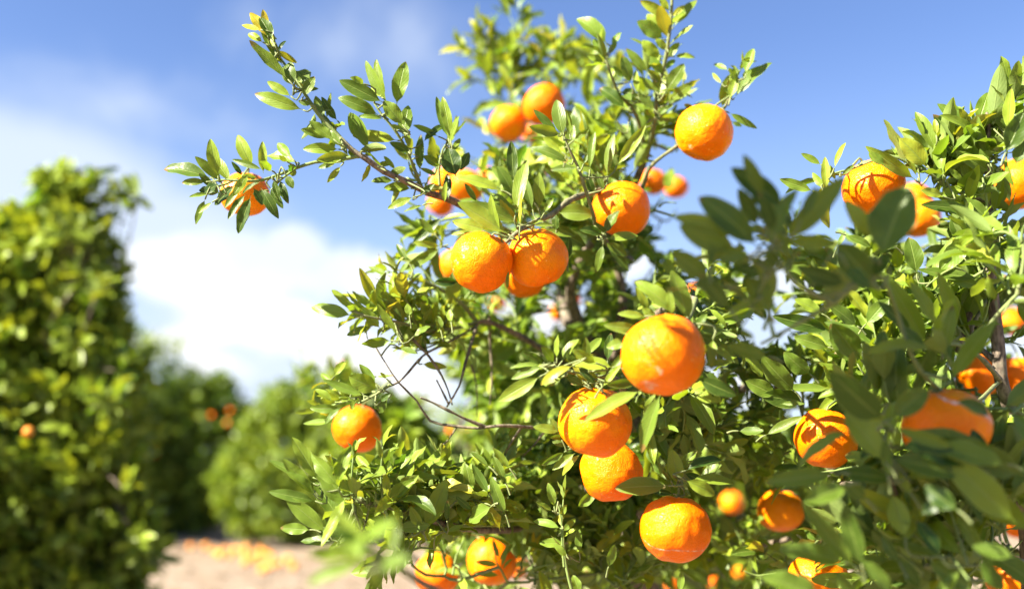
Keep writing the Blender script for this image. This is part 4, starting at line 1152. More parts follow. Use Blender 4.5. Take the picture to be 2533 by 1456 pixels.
b.leafy(Q([(1080, 710, 1.35), (1040, 660, 1.35), (1010, 640, 1.35)]), space=.012, L=(.03, .045), yel=.1)
b.leafy(Q([(1040, 690, 1.35), (1000, 740, 1.33), (960, 735, 1.33)]), space=.015, L=(.025, .04), yel=.3)
heroes(b, 2, [(1100, 1110, 945, 1250, .25, dict(rnd=.05)), (1090, 1270, 900, 1385, .24, dict(yel=.2, rnd=.6)), (920, 1340, 865, 1250, .3, dict(rnd=.4)), (820, 1410, 720, 1365, .28, dict(rnd=.5)), (1180, 1440, 1060, 1445, .4, dict(rnd=0)), (1090, 1260, 950, 1240, .25, dict(yel=.5, rnd=.7)),
    (1060, 1200, 980, 1120, .35, dict(rnd=.7)), (880, 1400, 930, 1340, .4, dict(rnd=.6))], 1.25)

# bare dead twigs
for pts, r0, r1 in [
    ([(1700, 1120, 1.6), (1560, 1080, 1.4), (1440, 1068, 1.28), (1380, 1063, 1.25), (1300, 1055, 1.22), (1235, 1052, 1.2), (1180, 1058, 1.2), (1120, 1052, 1.2), (1064, 1040, 1.2), (1030, 990, 1.19), (985, 945, 1.18), (955, 900, 1.18), (930, 860, 1.18)], .0032, .0009),
    ([(1200, 1055, 1.2), (1150, 1035, 1.19), (1110, 1015, 1.18), (1070, 995, 1.18), (1040, 983, 1.17)], .0022, .0011),
    ([(1180, 800, 1.38), (1165, 850, 1.3), (1150, 900, 1.26), (1135, 955, 1.23), (1105, 1005, 1.21)], .0028, .0010),
    ([(1020, 838, 1.22), (1060, 880, 1.22), (1090, 925, 1.22), (1108, 965, 1.21), (1118, 1000, 1.2)], .0018, .0009),
    ([(1210, 780, 1.4), (1212, 850, 1.42), (1216, 920, 1.42), (1212, 1000, 1.42)], .0026, .0012),
    ([(1165, 900, 1.4), (1178, 950, 1.4), (1180, 1030, 1.4)], .0016, .0009),
    ([(1110, 1000, 1.2), (1090, 960, 1.21), (1080, 940, 1.2)], .0012, .0008),
    ([(1130, 1055, 1.2), (1110, 1085, 1.2), (1085, 1110, 1.2)], .0012, .0007),
    ([(1290, 1055, 1.22), (1260, 1100, 1.23), (1240, 1140, 1.24)], .0016, .0007),
    ([(1350, 1062, 1.25), (1320, 1100, 1.26), (1290, 1130, 1.26)], .0016, .0007),
    ([(960, 955, 1.17), (985, 945, 1.18), (1010, 920, 1.19), (1035, 890, 1.21), (1060, 870, 1.24), (1120, 840, 1.3), (1180, 805, 1.38)], .0014, .0018)]:
    b = A.branch(); b.limb(Q(pts), r0, r1, 6, .25, .9)

# the spray that carries the lone left fruit
b = A.branch()
b.limb(Q([(965, 950, 1.17), (930, 975, 1.17), (900, 990, 1.17), (885, 998, 1.175)]), .002, .0015, 6, .1, .3)
heroes(b, 6, [
    (548, 500, 412, 440, .62, dict(yel=.3, rnd=.7)), (485, 532, 288, 455, .2, dict(rnd=.95)), (540, 440, 625, 435, .2, dict(rnd=.8)), (375, 592, 225, 590, .28, dict(rnd=.8, yel=.1)), (372, 588, 298, 665, .28, dict(rnd=.6)), (335, 655, 192, 665, .25, dict(rnd=.9)),
    (540, 480, 460, 380, .35, dict(rnd=1)), (420, 545, 340, 560, .3, dict(rnd=.95)), (470, 510, 420, 420, .3, dict(rnd=.8)), (600, 540, 540, 610, .4, dict(rnd=.0)), (560, 560, 610, 520, .4, dict(rnd=.2)), (450, 560, 360, 540, .2, dict(rnd=.8)), (380, 540, 300, 500, .25, dict(yel=.4)),
    (330, 560, 250, 500, .4, dict(rnd=.9)), (340, 440, 390, 370, .4, dict(yel=.5)), (420, 600, 440, 560, .5, dict(rnd=0)), (590, 450, 560, 420, .4, dict(yel=.4))], 1.17)
b.leafy(Q([(930, 970, 1.18), (870, 960, 1.2), (820, 950, 1.22)]), space=.012, L=(.03, .045), yel=.3)
b.leafy(Q([(880, 985, 1.2), (830, 1000, 1.22), (790, 1010, 1.23)]), space=.014, L=(.03, .045), yel=.3)

# lower left spray, sharp
b = A.branch()
b.limb(Q([(1000, 1262, 1.12), (930, 1245, 1.11), (860, 1232, 1.10), (800, 1190, 1.08), (775, 1180, 1.08)]), .0022, .0012)
heroes(b, 6, [
    (272, 945, 138, 730, .3, dict(rnd=.6, curl=.3)), (242, 950, 28, 840, .2, dict(rnd=.6)), (245, 985, 93, 833, .28, dict(rnd=.8)), (242, 1000, 113, 897, .34, dict(rnd=.9)), (252, 1035, 27, 990, .24, dict(rnd=.55, curl=.5)), (355, 1110, 248, 945, .42, dict(rnd=.5)),
    (440, 1085, 243, 848, .34, dict(rnd=.95, yel=.1)), (305, 1185, 107, 1015, .3, dict(rnd=.8)), (330, 1195, 130, 1060, .34, dict(rnd=.4)), (225, 1172, 83, 1163, .38, dict(rnd=.95)), (332, 1222, 180, 1227, .3, dict(rnd=.3)), (412, 1208, 315, 1268, .3, dict(rnd=.9, yel=.3)),
    (270, 960, 190, 770, .22, dict(rnd=.4, d=1.09)), (400, 1060, 350, 1070, .4, dict(rnd=.9)), (440, 1140, 340, 1020, .4, dict(rnd=.6, d=1.10)), (480, 1120, 400, 1000, .35, dict(rnd=.5, d=1.10)), (420, 1180, 300, 1130, .3, dict(rnd=.2)), (360, 1140, 280, 1050, .3, dict(rnd=.3, d=1.10)),
    (455, 960, 400, 830, .4, dict(rnd=.8, d=1.11)), (380, 1200, 250, 1170, .3, dict(rnd=.1, d=1.07)), (350, 1000, 440, 1080, .3, dict(rnd=.2, d=1.10))], 1.07)
heroes(b, 6, [
    (775, 1172, 878, 930, .34, dict(rnd=.9, yel=.3)), (702, 1085, 590, 972, .5, dict(rnd=.4)), (770, 1015, 632, 893, .45, dict(rnd=.5)), (762, 1130, 748, 1018, .5, dict(rnd=.8)), (640, 1165, 800, 1150, .34, dict(rnd=.4)), (1092, 1060, 985, 1135, .55, dict(rnd=.7)), (930, 1030, 1005, 960, .5, dict(rnd=.8)),
    (760, 1170, 705, 1060, .4, dict(rnd=.2)), (770, 1160, 870, 1080, .25, dict(rnd=.8, yel=.2)), (880, 1130, 880, 1030, .3, dict(rnd=.3)), (1000, 1080, 920, 1010, .3, dict(rnd=.2)), (880, 1180, 960, 1150, .3, dict(rnd=.8)), (700, 1210, 660, 1290, .4, dict(rnd=.5)), (720, 1260, 640, 1380, .28, dict(rnd=.6)),
    (1160, 1100, 1090, 920, .3, dict(rnd=.7)), (1080, 1000, 1000, 860, .28, dict(rnd=.5)), (1160, 950, 1100, 820, .28, dict(rnd=.3)), (1180, 880, 1100, 780, .3, dict(rnd=.7)), (1080, 870, 990, 800, .3, dict(rnd=.3))], 1.1, .02)
# young upright shoots
for (x, y, hh, d_) in [(948, 1255, 150, 1.08), (875, 1262, 130, 1.05), (1395, 1400, 165, 1.1), (960, 1290, 60, 1.05)]:
    b = A.branch()
    b.limb(Q([(x, y, d_), (x - 6, y - hh * .5, d_), (x - 2, y - hh, d_)]), .0013, .0007, 5, 0, 0)
    b.leafy(Q([(x, y, d_), (x - 6, y - hh * .5, d_), (x - 2, y - hh, d_)]), space=.011, L=(.018, .034), yel=.35, wr=(.26, .34), check=False)
b = A.branch()
b.limb(Q([(1420, 1480, 1.1), (1400, 1400, 1.1), (1390, 1300, 1.1), (1380, 1240, 1.1)]), .0022, .0009, 6, .05, .05)
heroes(b, 7, [(440, 1062, 412, 948, .36, dict(rnd=.9)), (432, 1082, 352, 1040, .3, dict(rnd=.9)), (492, 1235, 370, 1238, .4, dict(rnd=.8)), (470, 1165, 342, 1132, .28, dict(rnd=.95)), (500, 1300, 440, 1240, .4, dict(rnd=.9)), (470, 1110, 500, 1050, .4, dict(rnd=.8)), (480, 1180, 540, 1120, .35, dict(rnd=.8)),
    (1040, 1470, 1052, 1368, .34, dict(rnd=.9)), (560, 1480, 530, 1388, .5, dict(rnd=.9)), (560, 1280, 560, 1170, .35, dict(rnd=.5)), (700, 1350, 730, 1240, .3, dict(rnd=.6))], 1.1)
# sprig across the low fruit
b = A.branch()
b.limb(Q([(1255, 1440, 1.3), (1240, 1410, 1.29), (1228, 1390, 1.29), (1222, 1345, 1.29)]), .0016, .0008, 5, 0, 0)
heroes(b, 6, [(1130, 1310, 1100, 1215, .26, dict(rnd=.7)), (1130, 1320, 1195, 1240, .26, dict(rnd=.6)), (1125, 1340, 1020, 1325, .26, dict(rnd=.5)), (1130, 1390, 1010, 1380, .25, dict(rnd=.4)), (1150, 1360, 1190, 1310, .28, dict(rnd=.8)), (1140, 1350, 1170, 1240, .2, dict(rnd=.8))], 1.29, .004)
# blurred near spray at the bottom, a low shoot reaching toward the camera
b = A.branch()
b.limb(Q([(1160, 1500, .95), (1060, 1450, .78), (980, 1400, .64), (930, 1370, .62)]), .004, .0015)
heroes(b, 6, [(480, 1330, 215, 1432, .26, dict(rnd=.6, curl=.8)), (600, 1290, 642, 1150, .36, dict(rnd=.7)), (520, 1290, 320, 1160, .28, dict(rnd=.7)), (560, 1350, 700, 1310, .45, dict(rnd=.4)), (540, 1360, 520, 1440, .5, dict(rnd=.3)), (500, 1340, 400, 1300, .5, dict(rnd=.4)), (560, 1320, 600, 1400, .5, dict(rnd=.3))], .60)

for k in range(1):
    b.leafy([P(950, 1400, .64), P(930 - 20 * k, 1375, .63), P(905 - 30 * k, 1350 + 25 * k, .62)], space=.011, L=(.04, .06), yel=.1)
# crown clumps: u, v, depth, radius u, twigs, yellow
CL_A = [
    (1060, 1430, 1.3, 45, 3, .1), (1110, 1370, 1.32, 45, 3, .05), (960, 1335, 1.15, 35, 3, .1), (1180, 1440, 1.4, 45, 3, .05), (1000, 1390, 1.25, 30, 2, .1),
    # high blurred spray behind
    (1220, 130, 1.95, 42, 3, .35), (1180, 100, 1.95, 22, 2, .4), (1195, 195, 1.95, 30, 3, .3), (1270, 180, 1.95, 50, 4, .3), (1290, 70, 1.95, 25, 2, .0), (1340, 160, 1.95, 50, 4, .1), (1400, 160, 1.9, 35, 3, .4),
    (1450, 230, 1.85, 60, 4, .2), (1430, 290, 1.85, 60, 4, .2), (1290, 240, 1.9, 55, 4, .2), (1370, 330, 1.8, 55, 4, .3), (1290, 350, 1.8, 50, 4, .4), (1215, 345, 1.85, 30, 3, .5), (1200, 370, 1.8, 25, 2, .5), (1240, 400, 1.75, 50, 4, .3), (1500, 300, 1.7, 60, 4, .2),
    (1540, 230, 1.7, 45, 3, .3), (1330, 390, 1.6, 60, 4, .3),
    (1420, 380, 1.45, 70, 5, .25), (1500, 390, 1.42, 70, 5, .25), (1560, 350, 1.42, 55, 4, .2), (1320, 450, 1.4, 60, 5, .2), (1250, 460, 1.45, 60, 5, .2), (1180, 430, 1.45, 45, 4, .2), (1450, 450, 1.35, 60, 5, .3), (1540, 440, 1.35, 50, 4, .2), (1620, 330, 1.45, 45, 3, .2), (1670, 380, 1.5, 20, 2, .2),
    (1190, 520, 1.4, 50, 4, .1), (1110, 560, 1.4, 60, 5, .1), (1060, 590, 1.4, 45, 4, .1), (1050, 520, 1.35, 30, 3, .2), (1420, 570, 1.45, 70, 5, 0), (1470, 640, 1.45, 80, 5, 0), (1640, 520, 1.4, 25, 2, .1), (1690, 540, 1.4, 25, 3, .3), (1560, 610, 1.5, 50, 4, .1), (1600, 600, 1.45, 40, 3, .1),
    (1440, 720, 1.7, 80, 5, 0), (1520, 730, 1.6, 80, 5, 0), (1300, 770, 1.6, 70, 5, 0), (1360, 830, 1.7, 90, 6, 0), (1250, 820, 1.55, 70, 5, .1), (1200, 760, 1.5, 60, 5, .1), (1120, 740, 1.4, 55, 5, .15), (1060, 790, 1.3, 55, 5, .2), (1000, 790, 1.25, 40, 4, .3), (940, 790, 1.22, 30, 3, .3),
    (1150, 850, 1.5, 55, 4, .15), (1090, 830, 1.35, 40, 3, .2), (1030, 860, 1.25, 30, 3, .2), (1260, 900, 1.7, 80, 5, .05), (1330, 960, 1.65, 80, 5, .05), (1410, 880, 1.5, 60, 5, 0), (1240, 980, 1.75, 60, 4, .2), (1400, 1010, 1.5, 60, 4, .1), (1340, 1060, 1.5, 60, 4, .1),
    (1570, 730, 1.35, 60, 5, .1), (1620, 680, 1.35, 50, 4, .1), (1680, 660, 1.3, 45, 4, .1), (1740, 740, 1.25, 60, 5, .1), (1780, 800, 1.2, 60, 5, .1), (1830, 870, 1.25, 60, 5, .1), (1760, 860, 1.3, 60, 5, .1), (1800, 960, 1.3, 50, 4, .1), (1740, 960, 1.2, 55, 5, .0), (1680, 1020, 1.2, 60, 5, .0),
    (1620, 1030, 1.25, 60, 5, 0), (1740, 1050, 1.25, 60, 5, .05), (1810, 1040, 1.3, 60, 5, .05), (1870, 1080, 1.35, 60, 5, .1), (1720, 1120, 1.25, 60, 5, 0), (1790, 1130, 1.35, 50, 4, .1), (1850, 960, 1.35, 50, 4, .1), (1900, 1010, 1.35, 60, 5, 0), (1620, 1110, 1.3, 50, 4, 0), (1880, 900, 1.3, 45, 4, .1),
    (1550, 1080, 1.5, 70, 5, 0), (1600, 1200, 1.4, 60, 4, 0), (1400, 1150, 1.4, 70, 5, .05), (1460, 1220, 1.4, 60, 4, .05), (1540, 1290, 1.45, 60, 4, 0), (1300, 1150, 1.4, 70, 5, .1), (1330, 1230, 1.35, 70, 5, .1), (1400, 1300, 1.35, 70, 4, .1), (1250, 1210, 1.3, 60, 5, .1), (1190, 1150, 1.3, 60, 5, .15),
    (1180, 1220, 1.22, 60, 5, .1), (1120, 1180, 1.25, 55, 5, .2), (1110, 1250, 1.18, 60, 5, .1), (1050, 1200, 1.2, 55, 5, .2), (1040, 1270, 1.12, 50, 5, .1), (990, 1190, 1.15, 50, 4, .2), (970, 1270, 1.08, 45, 4, .1), (910, 1210, 1.1, 50, 4, .2), (900, 1150, 1.15, 40, 3, .3), (850, 1240, 1.04, 40, 3, .1),
    (1160, 1310, 1.2, 50, 4, .05), (1010, 1330, 1.12, 40, 3, .1), (1250, 1330, 1.35, 50, 3, .1), (1330, 1330, 1.35, 55, 4, .1), (1360, 1420, 1.3, 60, 4, .1), (1450, 1420, 1.3, 60, 4, .1), (1530, 1400, 1.35, 60, 4, .05), (1480, 1340, 1.35, 55, 4, .05), (1560, 1460, 1.3, 50, 4, .1), (1620, 1420, 1.4, 50, 4, 0),
    (1160, 1440, 1.35, 40, 3, .1), (980, 1400, 1.15, 35, 2, .1), (1040, 1350, 1.15, 40, 3, .1), (1750, 1420, 1.5, 60, 4, .1), (1800, 1350, 1.5, 60, 4, .1), (1850, 1420, 1.4, 60, 4, .1), (1820, 1290, 1.5, 50, 4, .1), (1900, 1360, 1.4, 55, 4, .05), (1780, 1190, 1.4, 40, 3, .1), (1870, 1170, 1.4, 50, 4, .0),
    (1310, 1440, 1.4, 50, 3, .1), (1220, 1330, 1.4, 40, 3, .1), (1100, 1340, 1.3, 40, 3, .1)]
rb_ = np.random.default_rng(19)
for u, v, d, r, tw, yl in CL_A:
    A.clump(u, v, d, r, tw, yl, L=(.036, .074) if d < 1.5 else (.042, .076))
for k in range(26):
    A.clump(rb_.uniform(1180, 1680), rb_.uniform(600, 1080), rb_.uniform(1.75, 2.15), 85, 4, 0.0, L=(.05, .075), space=.012)
# the deeper side of the crown, filling its shade
rb = np.random.default_rng(9)
for u, v, d, r, tw, yl in CL_A:
    if v > 430 and 1060 < u < 1900:
        for q in range(2 if v > 560 and u > 1150 else 1):
            A.clump(u + rb.normal(0, 32), v + rb.normal(0, 28), d + .18 + .45 * rb.random(), r * 1.3, 3, 0, L=(.05, .076), space=.013)
A.finish()

# ------------------------------------------------------------------ the right tree
baseB = P(2560, 1456, 1.25); baseB[2] = 0.0
rootB = empty('mandarin_tree', baseB, 'nearer mandarin tree filling the right side, upright grey limb and dark blurred leaves in front', 'tree')
B = Tree(rootB, 21)
tb = Tubes()
trunk(B, tb, [baseB - [0, 0, .05], baseB + [.01, 0, .4], P(2570, 1400, 1.24), P(2545, 1200, 1.2)], .034, .016)
tb.build('trunk', rootB)
for pts, r0, r1 in [
    ([(2545, 1200, 1.2), (2515, 1060, 1.17), (2492, 1000, 1.16), (2474, 930, 1.15), (2468, 850, 1.15), (2458, 760, 1.15), (2447, 660, 1.15), (2442, 560, 1.15)], .0088, .0062),
    ([(2442, 560, 1.15), (2450, 480, 1.15), (2440, 400, 1.14), (2445, 320, 1.13), (2440, 280, 1.13)], .0055, .0016),
    ([(2545, 1200, 1.2), (2420, 1120, 1.25), (2300, 1020, 1.35), (2220, 900, 1.4), (2195, 760, 1.4), (2190, 640, 1.38), (2180, 560, 1.36)], .010, .003),
    ([(2545, 1200, 1.2), (2400, 1210, 1.1), (2250, 1200, 1.05), (2150, 1200, 1.08), (2080, 1195, 1.12)], .007, .003),
    ([(2570, 1400, 1.24), (2480, 1380, 1.1), (2360, 1330, 1.0), (2240, 1260, .95), (2200, 1180, .9)], .006, .002),
    ([(2470, 900, 1.15), (2400, 830, 1.18), (2440, 740, 1.2)], .004, .002),
    ([(2474, 940, 1.15), (2400, 1000, 1.0), (2320, 960, .9), (2260, 890, .86), (2220, 780, .86), (2190, 700, .82), (2150, 640, .81)], .0024, .0016),
    ([(2370, 870, 1.15), (2410, 740, 1.18), (2435, 690, 1.2)], .004, .003),
    ([(2450, 500, 1.15), (2360, 470, 1.14), (2300, 430, 1.13), (2240, 400, 1.13)], .003, .0014),
    ([(2195, 760, 1.4), (2100, 700, 1.35), (2030, 640, 1.32)], .004, .002),
]:
    b = B.branch(); b.limb(Q(pts), r0, r1, 9, .07, 1.0 if r0 > .005 else None)

b = B.branch()
heroes(b, 4, [
    (1545, 335, 1342, 168, .27, dict(rnd=.6)), (1550, 300, 1400, 165, .28, dict(rnd=.85)), (1548, 270, 1600, 112, .42, dict(rnd=.75)), (1612, 380, 1642, 205, .45, dict(rnd=.3)), (1338, 420, 1228, 210, .3, dict(rnd=.5)), (1336, 430, 1372, 318, .22, dict(rnd=.9, yel=.3)), (1335, 330, 1326, 246, .35, dict(yel=.6)),
    (1560, 440, 1448, 305, .5, dict(rnd=.75)), (1612, 470, 1548, 235, .2, dict(rnd=.3)), (1240, 550, 1128, 325, .14, dict(yel=.5)), (1285, 490, 1150, 345, .5, dict(rnd=.7)), (1290, 485, 1215, 368, .4, dict(rnd=.9)), (1320, 598, 1358, 428, .28, dict(rnd=.5)), (1225, 555, 990, 395, .22, dict(rnd=.8, yel=.25)),
    (770, 610, 765, 440, .28, dict(yel=.55, rnd=.9)), (745, 480, 642, 422, .32, dict(rnd=.9, yel=.15)), (705, 615, 532, 553, .3, dict(rnd=.9)), (812, 500, 872, 368, .2, dict(yel=.4)), (850, 535, 915, 480, .3, dict(rnd=.6)), (760, 600, 700, 520, .35, dict(rnd=1)), (820, 560, 790, 480, .3, dict(rnd=.9, yel=.3)),
    (1070, 480, 990, 420, .5, dict(rnd=.8)), (1290, 520, 1175, 480, .45, dict(rnd=.4))], 1.13)
b.limb(Q([(2240, 400, 1.13), (2200, 385, 1.13), (2150, 400, 1.14), (2100, 420, 1.15), (2060, 430, 1.15), (2030, 460, 1.15)]), .0018, .001, 6, .1, .2)
b = B.branch()
b.limb(Q([(2442, 560, 1.12), (2440, 500, 1.11), (2430, 440, 1.11)]), .002, .001)
heroes(b, 4, [
    (1612, 685, 1490, 485, .36, dict(rnd=.25)), (1612, 768, 1475, 648, .38, dict(rnd=.4)), (1525, 712, 1258, 684, .22, dict(rnd=.3)), (1632, 728, 1675, 555, .34, dict(rnd=.5)), (1482, 592, 1352, 642, .34, dict(rnd=.9, yel=.3)), (1612, 520, 1448, 415, .28, dict(rnd=.35)), (1705, 310, 1720, 88, .3, dict(yel=.45, rnd=.8)),
    (1695, 310, 1668, 165, .55, dict(rnd=.35)), (1790, 330, 1720, 235, .4, dict(rnd=.2)), (1735, 600, 1690, 440, .26, dict(rnd=.5)), (1370, 640, 1255, 610, .4, dict(rnd=.8)), (1500, 560, 1460, 450, .35, dict(rnd=.2)), (1470, 560, 1400, 500, .35, dict(rnd=.7)), (1640, 430, 1720, 350, .25, dict(rnd=.6)),
    (1600, 480, 1560, 400, .4, dict(rnd=.5)), (1690, 420, 1784, 210, .5, dict(rnd=.1, d=1.0)), (1740, 480, 1800, 360, .6, dict(rnd=.05, d=1.0)), (1720, 300, 1780, 130, .4, dict(rnd=.5)), (1560, 380, 1500, 330, .4, dict(rnd=.8))], 1.115)
b = B.branch()
heroes(b, 4, [
    (1565, 905, 1775, 1000, .5, dict(rnd=.5, curl=1.0)), (1555, 965, 1425, 858, .34, dict(rnd=.4)), (1555, 925, 1478, 768, .38, dict(rnd=.35)), (1290, 1095, 1420, 850, .16, dict(rnd=.6)), (1485, 870, 1352, 1015, .55, dict(rnd=.85)), (1235, 1040, 1195, 852, .5, dict(rnd=.3)), (1480, 960, 1400, 880, .4, dict(rnd=.1)),
    (1570, 1110, 1372, 1035, .3, dict(rnd=.5)), (1560, 1060, 1240, 1015, .2, dict(rnd=.2)), (1680, 860, 1780, 920, .35, dict(rnd=.2)), (1120, 900, 1040, 850, .3, dict(rnd=.5)), (870, 840, 1000, 900, .3, dict(rnd=.4)), (830, 900, 870, 820, .3, dict(rnd=.8))], 1.11)
b.limb(Q([(2455, 740, 1.15), (2400, 690, 1.12), (2360, 660, 1.11), (2300, 700, 1.11)]), .0025, .001)
# long curved leaves lower, nearer
b = B.branch()
b.limb(Q([(2474, 940, 1.1), (2420, 880, 1.0), (2360, 850, .95), (2310, 860, .92)]), .003, .0015)
heroes(b, 4, [(1290, 1400, 1072, 1038, .24, dict(rnd=.85, yel=.15)), (1445, 1310, 1345, 1030, .24, dict(rnd=.7, yel=.2)), (950, 1480, 800, 1290, .5, dict(rnd=.6, d=.98)), (1330, 1300, 1200, 1080, .3, dict(rnd=.3)), (1370, 1456, 1420, 1200, .26, dict(rnd=.3)), (1210, 1350, 1040, 1180, .3, dict(rnd=.2)), (1290, 1440, 1130, 1290, .3, dict(rnd=.3)),
    (1640, 1180, 1600, 1050, .4, dict(rnd=.4))], .94)
b = B.branch()
b.limb(Q([(2240, 1010, 1.2), (2200, 930, 1.15), (2150, 900, 1.12)]), .003, .0015)
heroes(b, 8, [(400, 510, 245, 350, .45, dict(rnd=.3)), (475, 430, 350, 330, .5, dict(rnd=.7)), (250, 450, 165, 350, .5, dict(rnd=.7)), (310, 530, 165, 460, .5, dict(rnd=.6)), (440, 560, 245, 530, .45, dict(rnd=.05)), (570, 500, 345, 495, .24, dict(rnd=.8)), (560, 300, 400, 250, .4, dict(rnd=.4)), (570, 220, 300, 150, .28, dict(rnd=.3)),
    (700, 380, 570, 190, .45, dict(rnd=.8)), (130, 700, 250, 700, .4, dict(rnd=.4)), (330, 570, 450, 570, .2, dict(rnd=.4)), (260, 720, 440, 630, .25, dict(rnd=.2)), (530, 140, 400, 70, .45, dict(rnd=.4)), (700, 200, 560, 90, .4, dict(rnd=.3)), (740, 190, 850, 70, .45, dict(rnd=.6))], 1.12, .03)

# dark blurred spray hanging in front, close to the camera
b = B.branch()
b.limb(Q([(2150, 640, 0.810), (2110, 700, 0.810), (2060, 748, 0.810), (1990, 790, 0.820), (1930, 825, 0.830), (1882, 850, 0.850)]), .0026, .0014, 7, .2, .3)
b.limb(Q([(2060, 748, 0.810), (2000, 720, 0.790), (1960, 690, 0.780), (1925, 640, 0.780), (1900, 580, 0.780), (1890, 520, 0.780)]), .0022, .0012, 7, .2, .3)
heroes(b, 4, [
    (560, 690, 285, 495, .36, dict(rnd=.1)), (450, 640, 350, 430, .3, dict(rnd=.15)), (420, 900, 122, 640, .36, dict(rnd=.3)), (330, 840, -10, 742, .28, dict(rnd=.2)), (290, 920, 20, 790, .4, dict(rnd=.35)), (480, 900, 625, 600, .24, dict(rnd=.4)), (550, 880, 862, 545, .26, dict(rnd=.3)),
    (640, 760, 725, 590, .3, dict(rnd=.3)), (555, 870, 830, 882, .26, dict(rnd=.6)), (180, 1070, -20, 920, .42, dict(rnd=.3, yel=.15)), (400, 980, 150, 900, .35, dict(rnd=.2)), (420, 800, 320, 600, .4, dict(rnd=.1)), (430, 700, 420, 560, .5, dict(rnd=0)), (500, 820, 440, 640, .35, dict(rnd=.05)),
    (280, 1220, 130, 1040, .4, dict(rnd=.1)), (480, 1240, 360, 1060, .7, dict(rnd=.3)), (400, 1180, 260, 1260, .4, dict(rnd=.5)), (440, 1050, 300, 1000, .5, dict(rnd=.2)), (520, 1000, 460, 920, .6, dict(rnd=0)), (380, 940, 200, 960, .35, dict(rnd=.4)), (180, 1000, 180, 880, .3, dict(rnd=.1)), (240, 1100, 80, 1090, .4, dict(rnd=.2))], .78, .015)
b = B.branch()
b.limb(Q([(2150, 640, 0.810), (2190, 650, 0.790), (2200, 680, 0.790)]), .0018, .001)
heroes(b, 4, [(1050, 950, 1190, 590, .62, dict(rnd=.2, yel=.1)), (1010, 860, 868, 660, .34, dict(rnd=.4)), (870, 1090, 630, 1005, .34, dict(rnd=.0)), (1010, 1080, 830, 880, .6, dict(rnd=.1)), (1000, 1050, 1100, 940, .5, dict(rnd=.05)), (880, 1000, 990, 1120, .5, dict(rnd=.2))], 0.785)

# dark near leaves in the lower right corner
b = B.branch()
b.limb(Q([(2360, 1330, 1.0), (2240, 1220, .92), (2200, 1130, .86), (2190, 1060, .84)]), .0022, .0014)
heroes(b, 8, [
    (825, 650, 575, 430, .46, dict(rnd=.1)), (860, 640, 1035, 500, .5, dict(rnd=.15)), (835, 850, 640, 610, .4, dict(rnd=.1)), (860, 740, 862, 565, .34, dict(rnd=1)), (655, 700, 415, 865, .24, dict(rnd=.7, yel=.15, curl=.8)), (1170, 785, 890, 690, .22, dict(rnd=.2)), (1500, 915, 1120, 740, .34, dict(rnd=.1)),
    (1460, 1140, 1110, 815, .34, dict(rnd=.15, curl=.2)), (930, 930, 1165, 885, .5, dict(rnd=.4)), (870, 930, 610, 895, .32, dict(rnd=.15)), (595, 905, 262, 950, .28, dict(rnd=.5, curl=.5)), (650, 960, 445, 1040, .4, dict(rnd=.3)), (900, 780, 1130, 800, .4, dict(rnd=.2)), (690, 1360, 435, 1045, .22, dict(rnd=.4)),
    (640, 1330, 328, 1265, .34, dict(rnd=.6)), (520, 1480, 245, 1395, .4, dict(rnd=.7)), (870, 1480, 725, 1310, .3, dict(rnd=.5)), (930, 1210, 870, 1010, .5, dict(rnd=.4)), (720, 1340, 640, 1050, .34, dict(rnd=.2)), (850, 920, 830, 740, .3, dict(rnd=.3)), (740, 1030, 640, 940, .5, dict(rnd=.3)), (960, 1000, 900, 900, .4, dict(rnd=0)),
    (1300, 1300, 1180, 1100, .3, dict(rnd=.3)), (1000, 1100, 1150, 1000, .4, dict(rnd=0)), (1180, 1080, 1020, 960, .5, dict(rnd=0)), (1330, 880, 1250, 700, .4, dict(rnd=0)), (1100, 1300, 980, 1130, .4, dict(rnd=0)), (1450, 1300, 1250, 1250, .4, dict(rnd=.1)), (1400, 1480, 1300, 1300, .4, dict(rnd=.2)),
    (1250, 1456, 1050, 1330, .4, dict(rnd=.1)), (900, 1330, 820, 1200, .4, dict(rnd=0)), (1000, 1456, 900, 1300, .4, dict(rnd=.1)), (700, 1500, 600, 1380, .4, dict(rnd=.3)), (1340, 620, 1180, 560, .4, dict(rnd=.2)), (1360, 800, 930, 705, .26, dict(rnd=.1)), (1420, 860, 1040, 770, .34, dict(rnd=.1)), (1260, 870, 920, 770, .34, dict(rnd=.1)), (1200, 920, 890, 830, .36, dict(rnd=.2))], .81, .02)

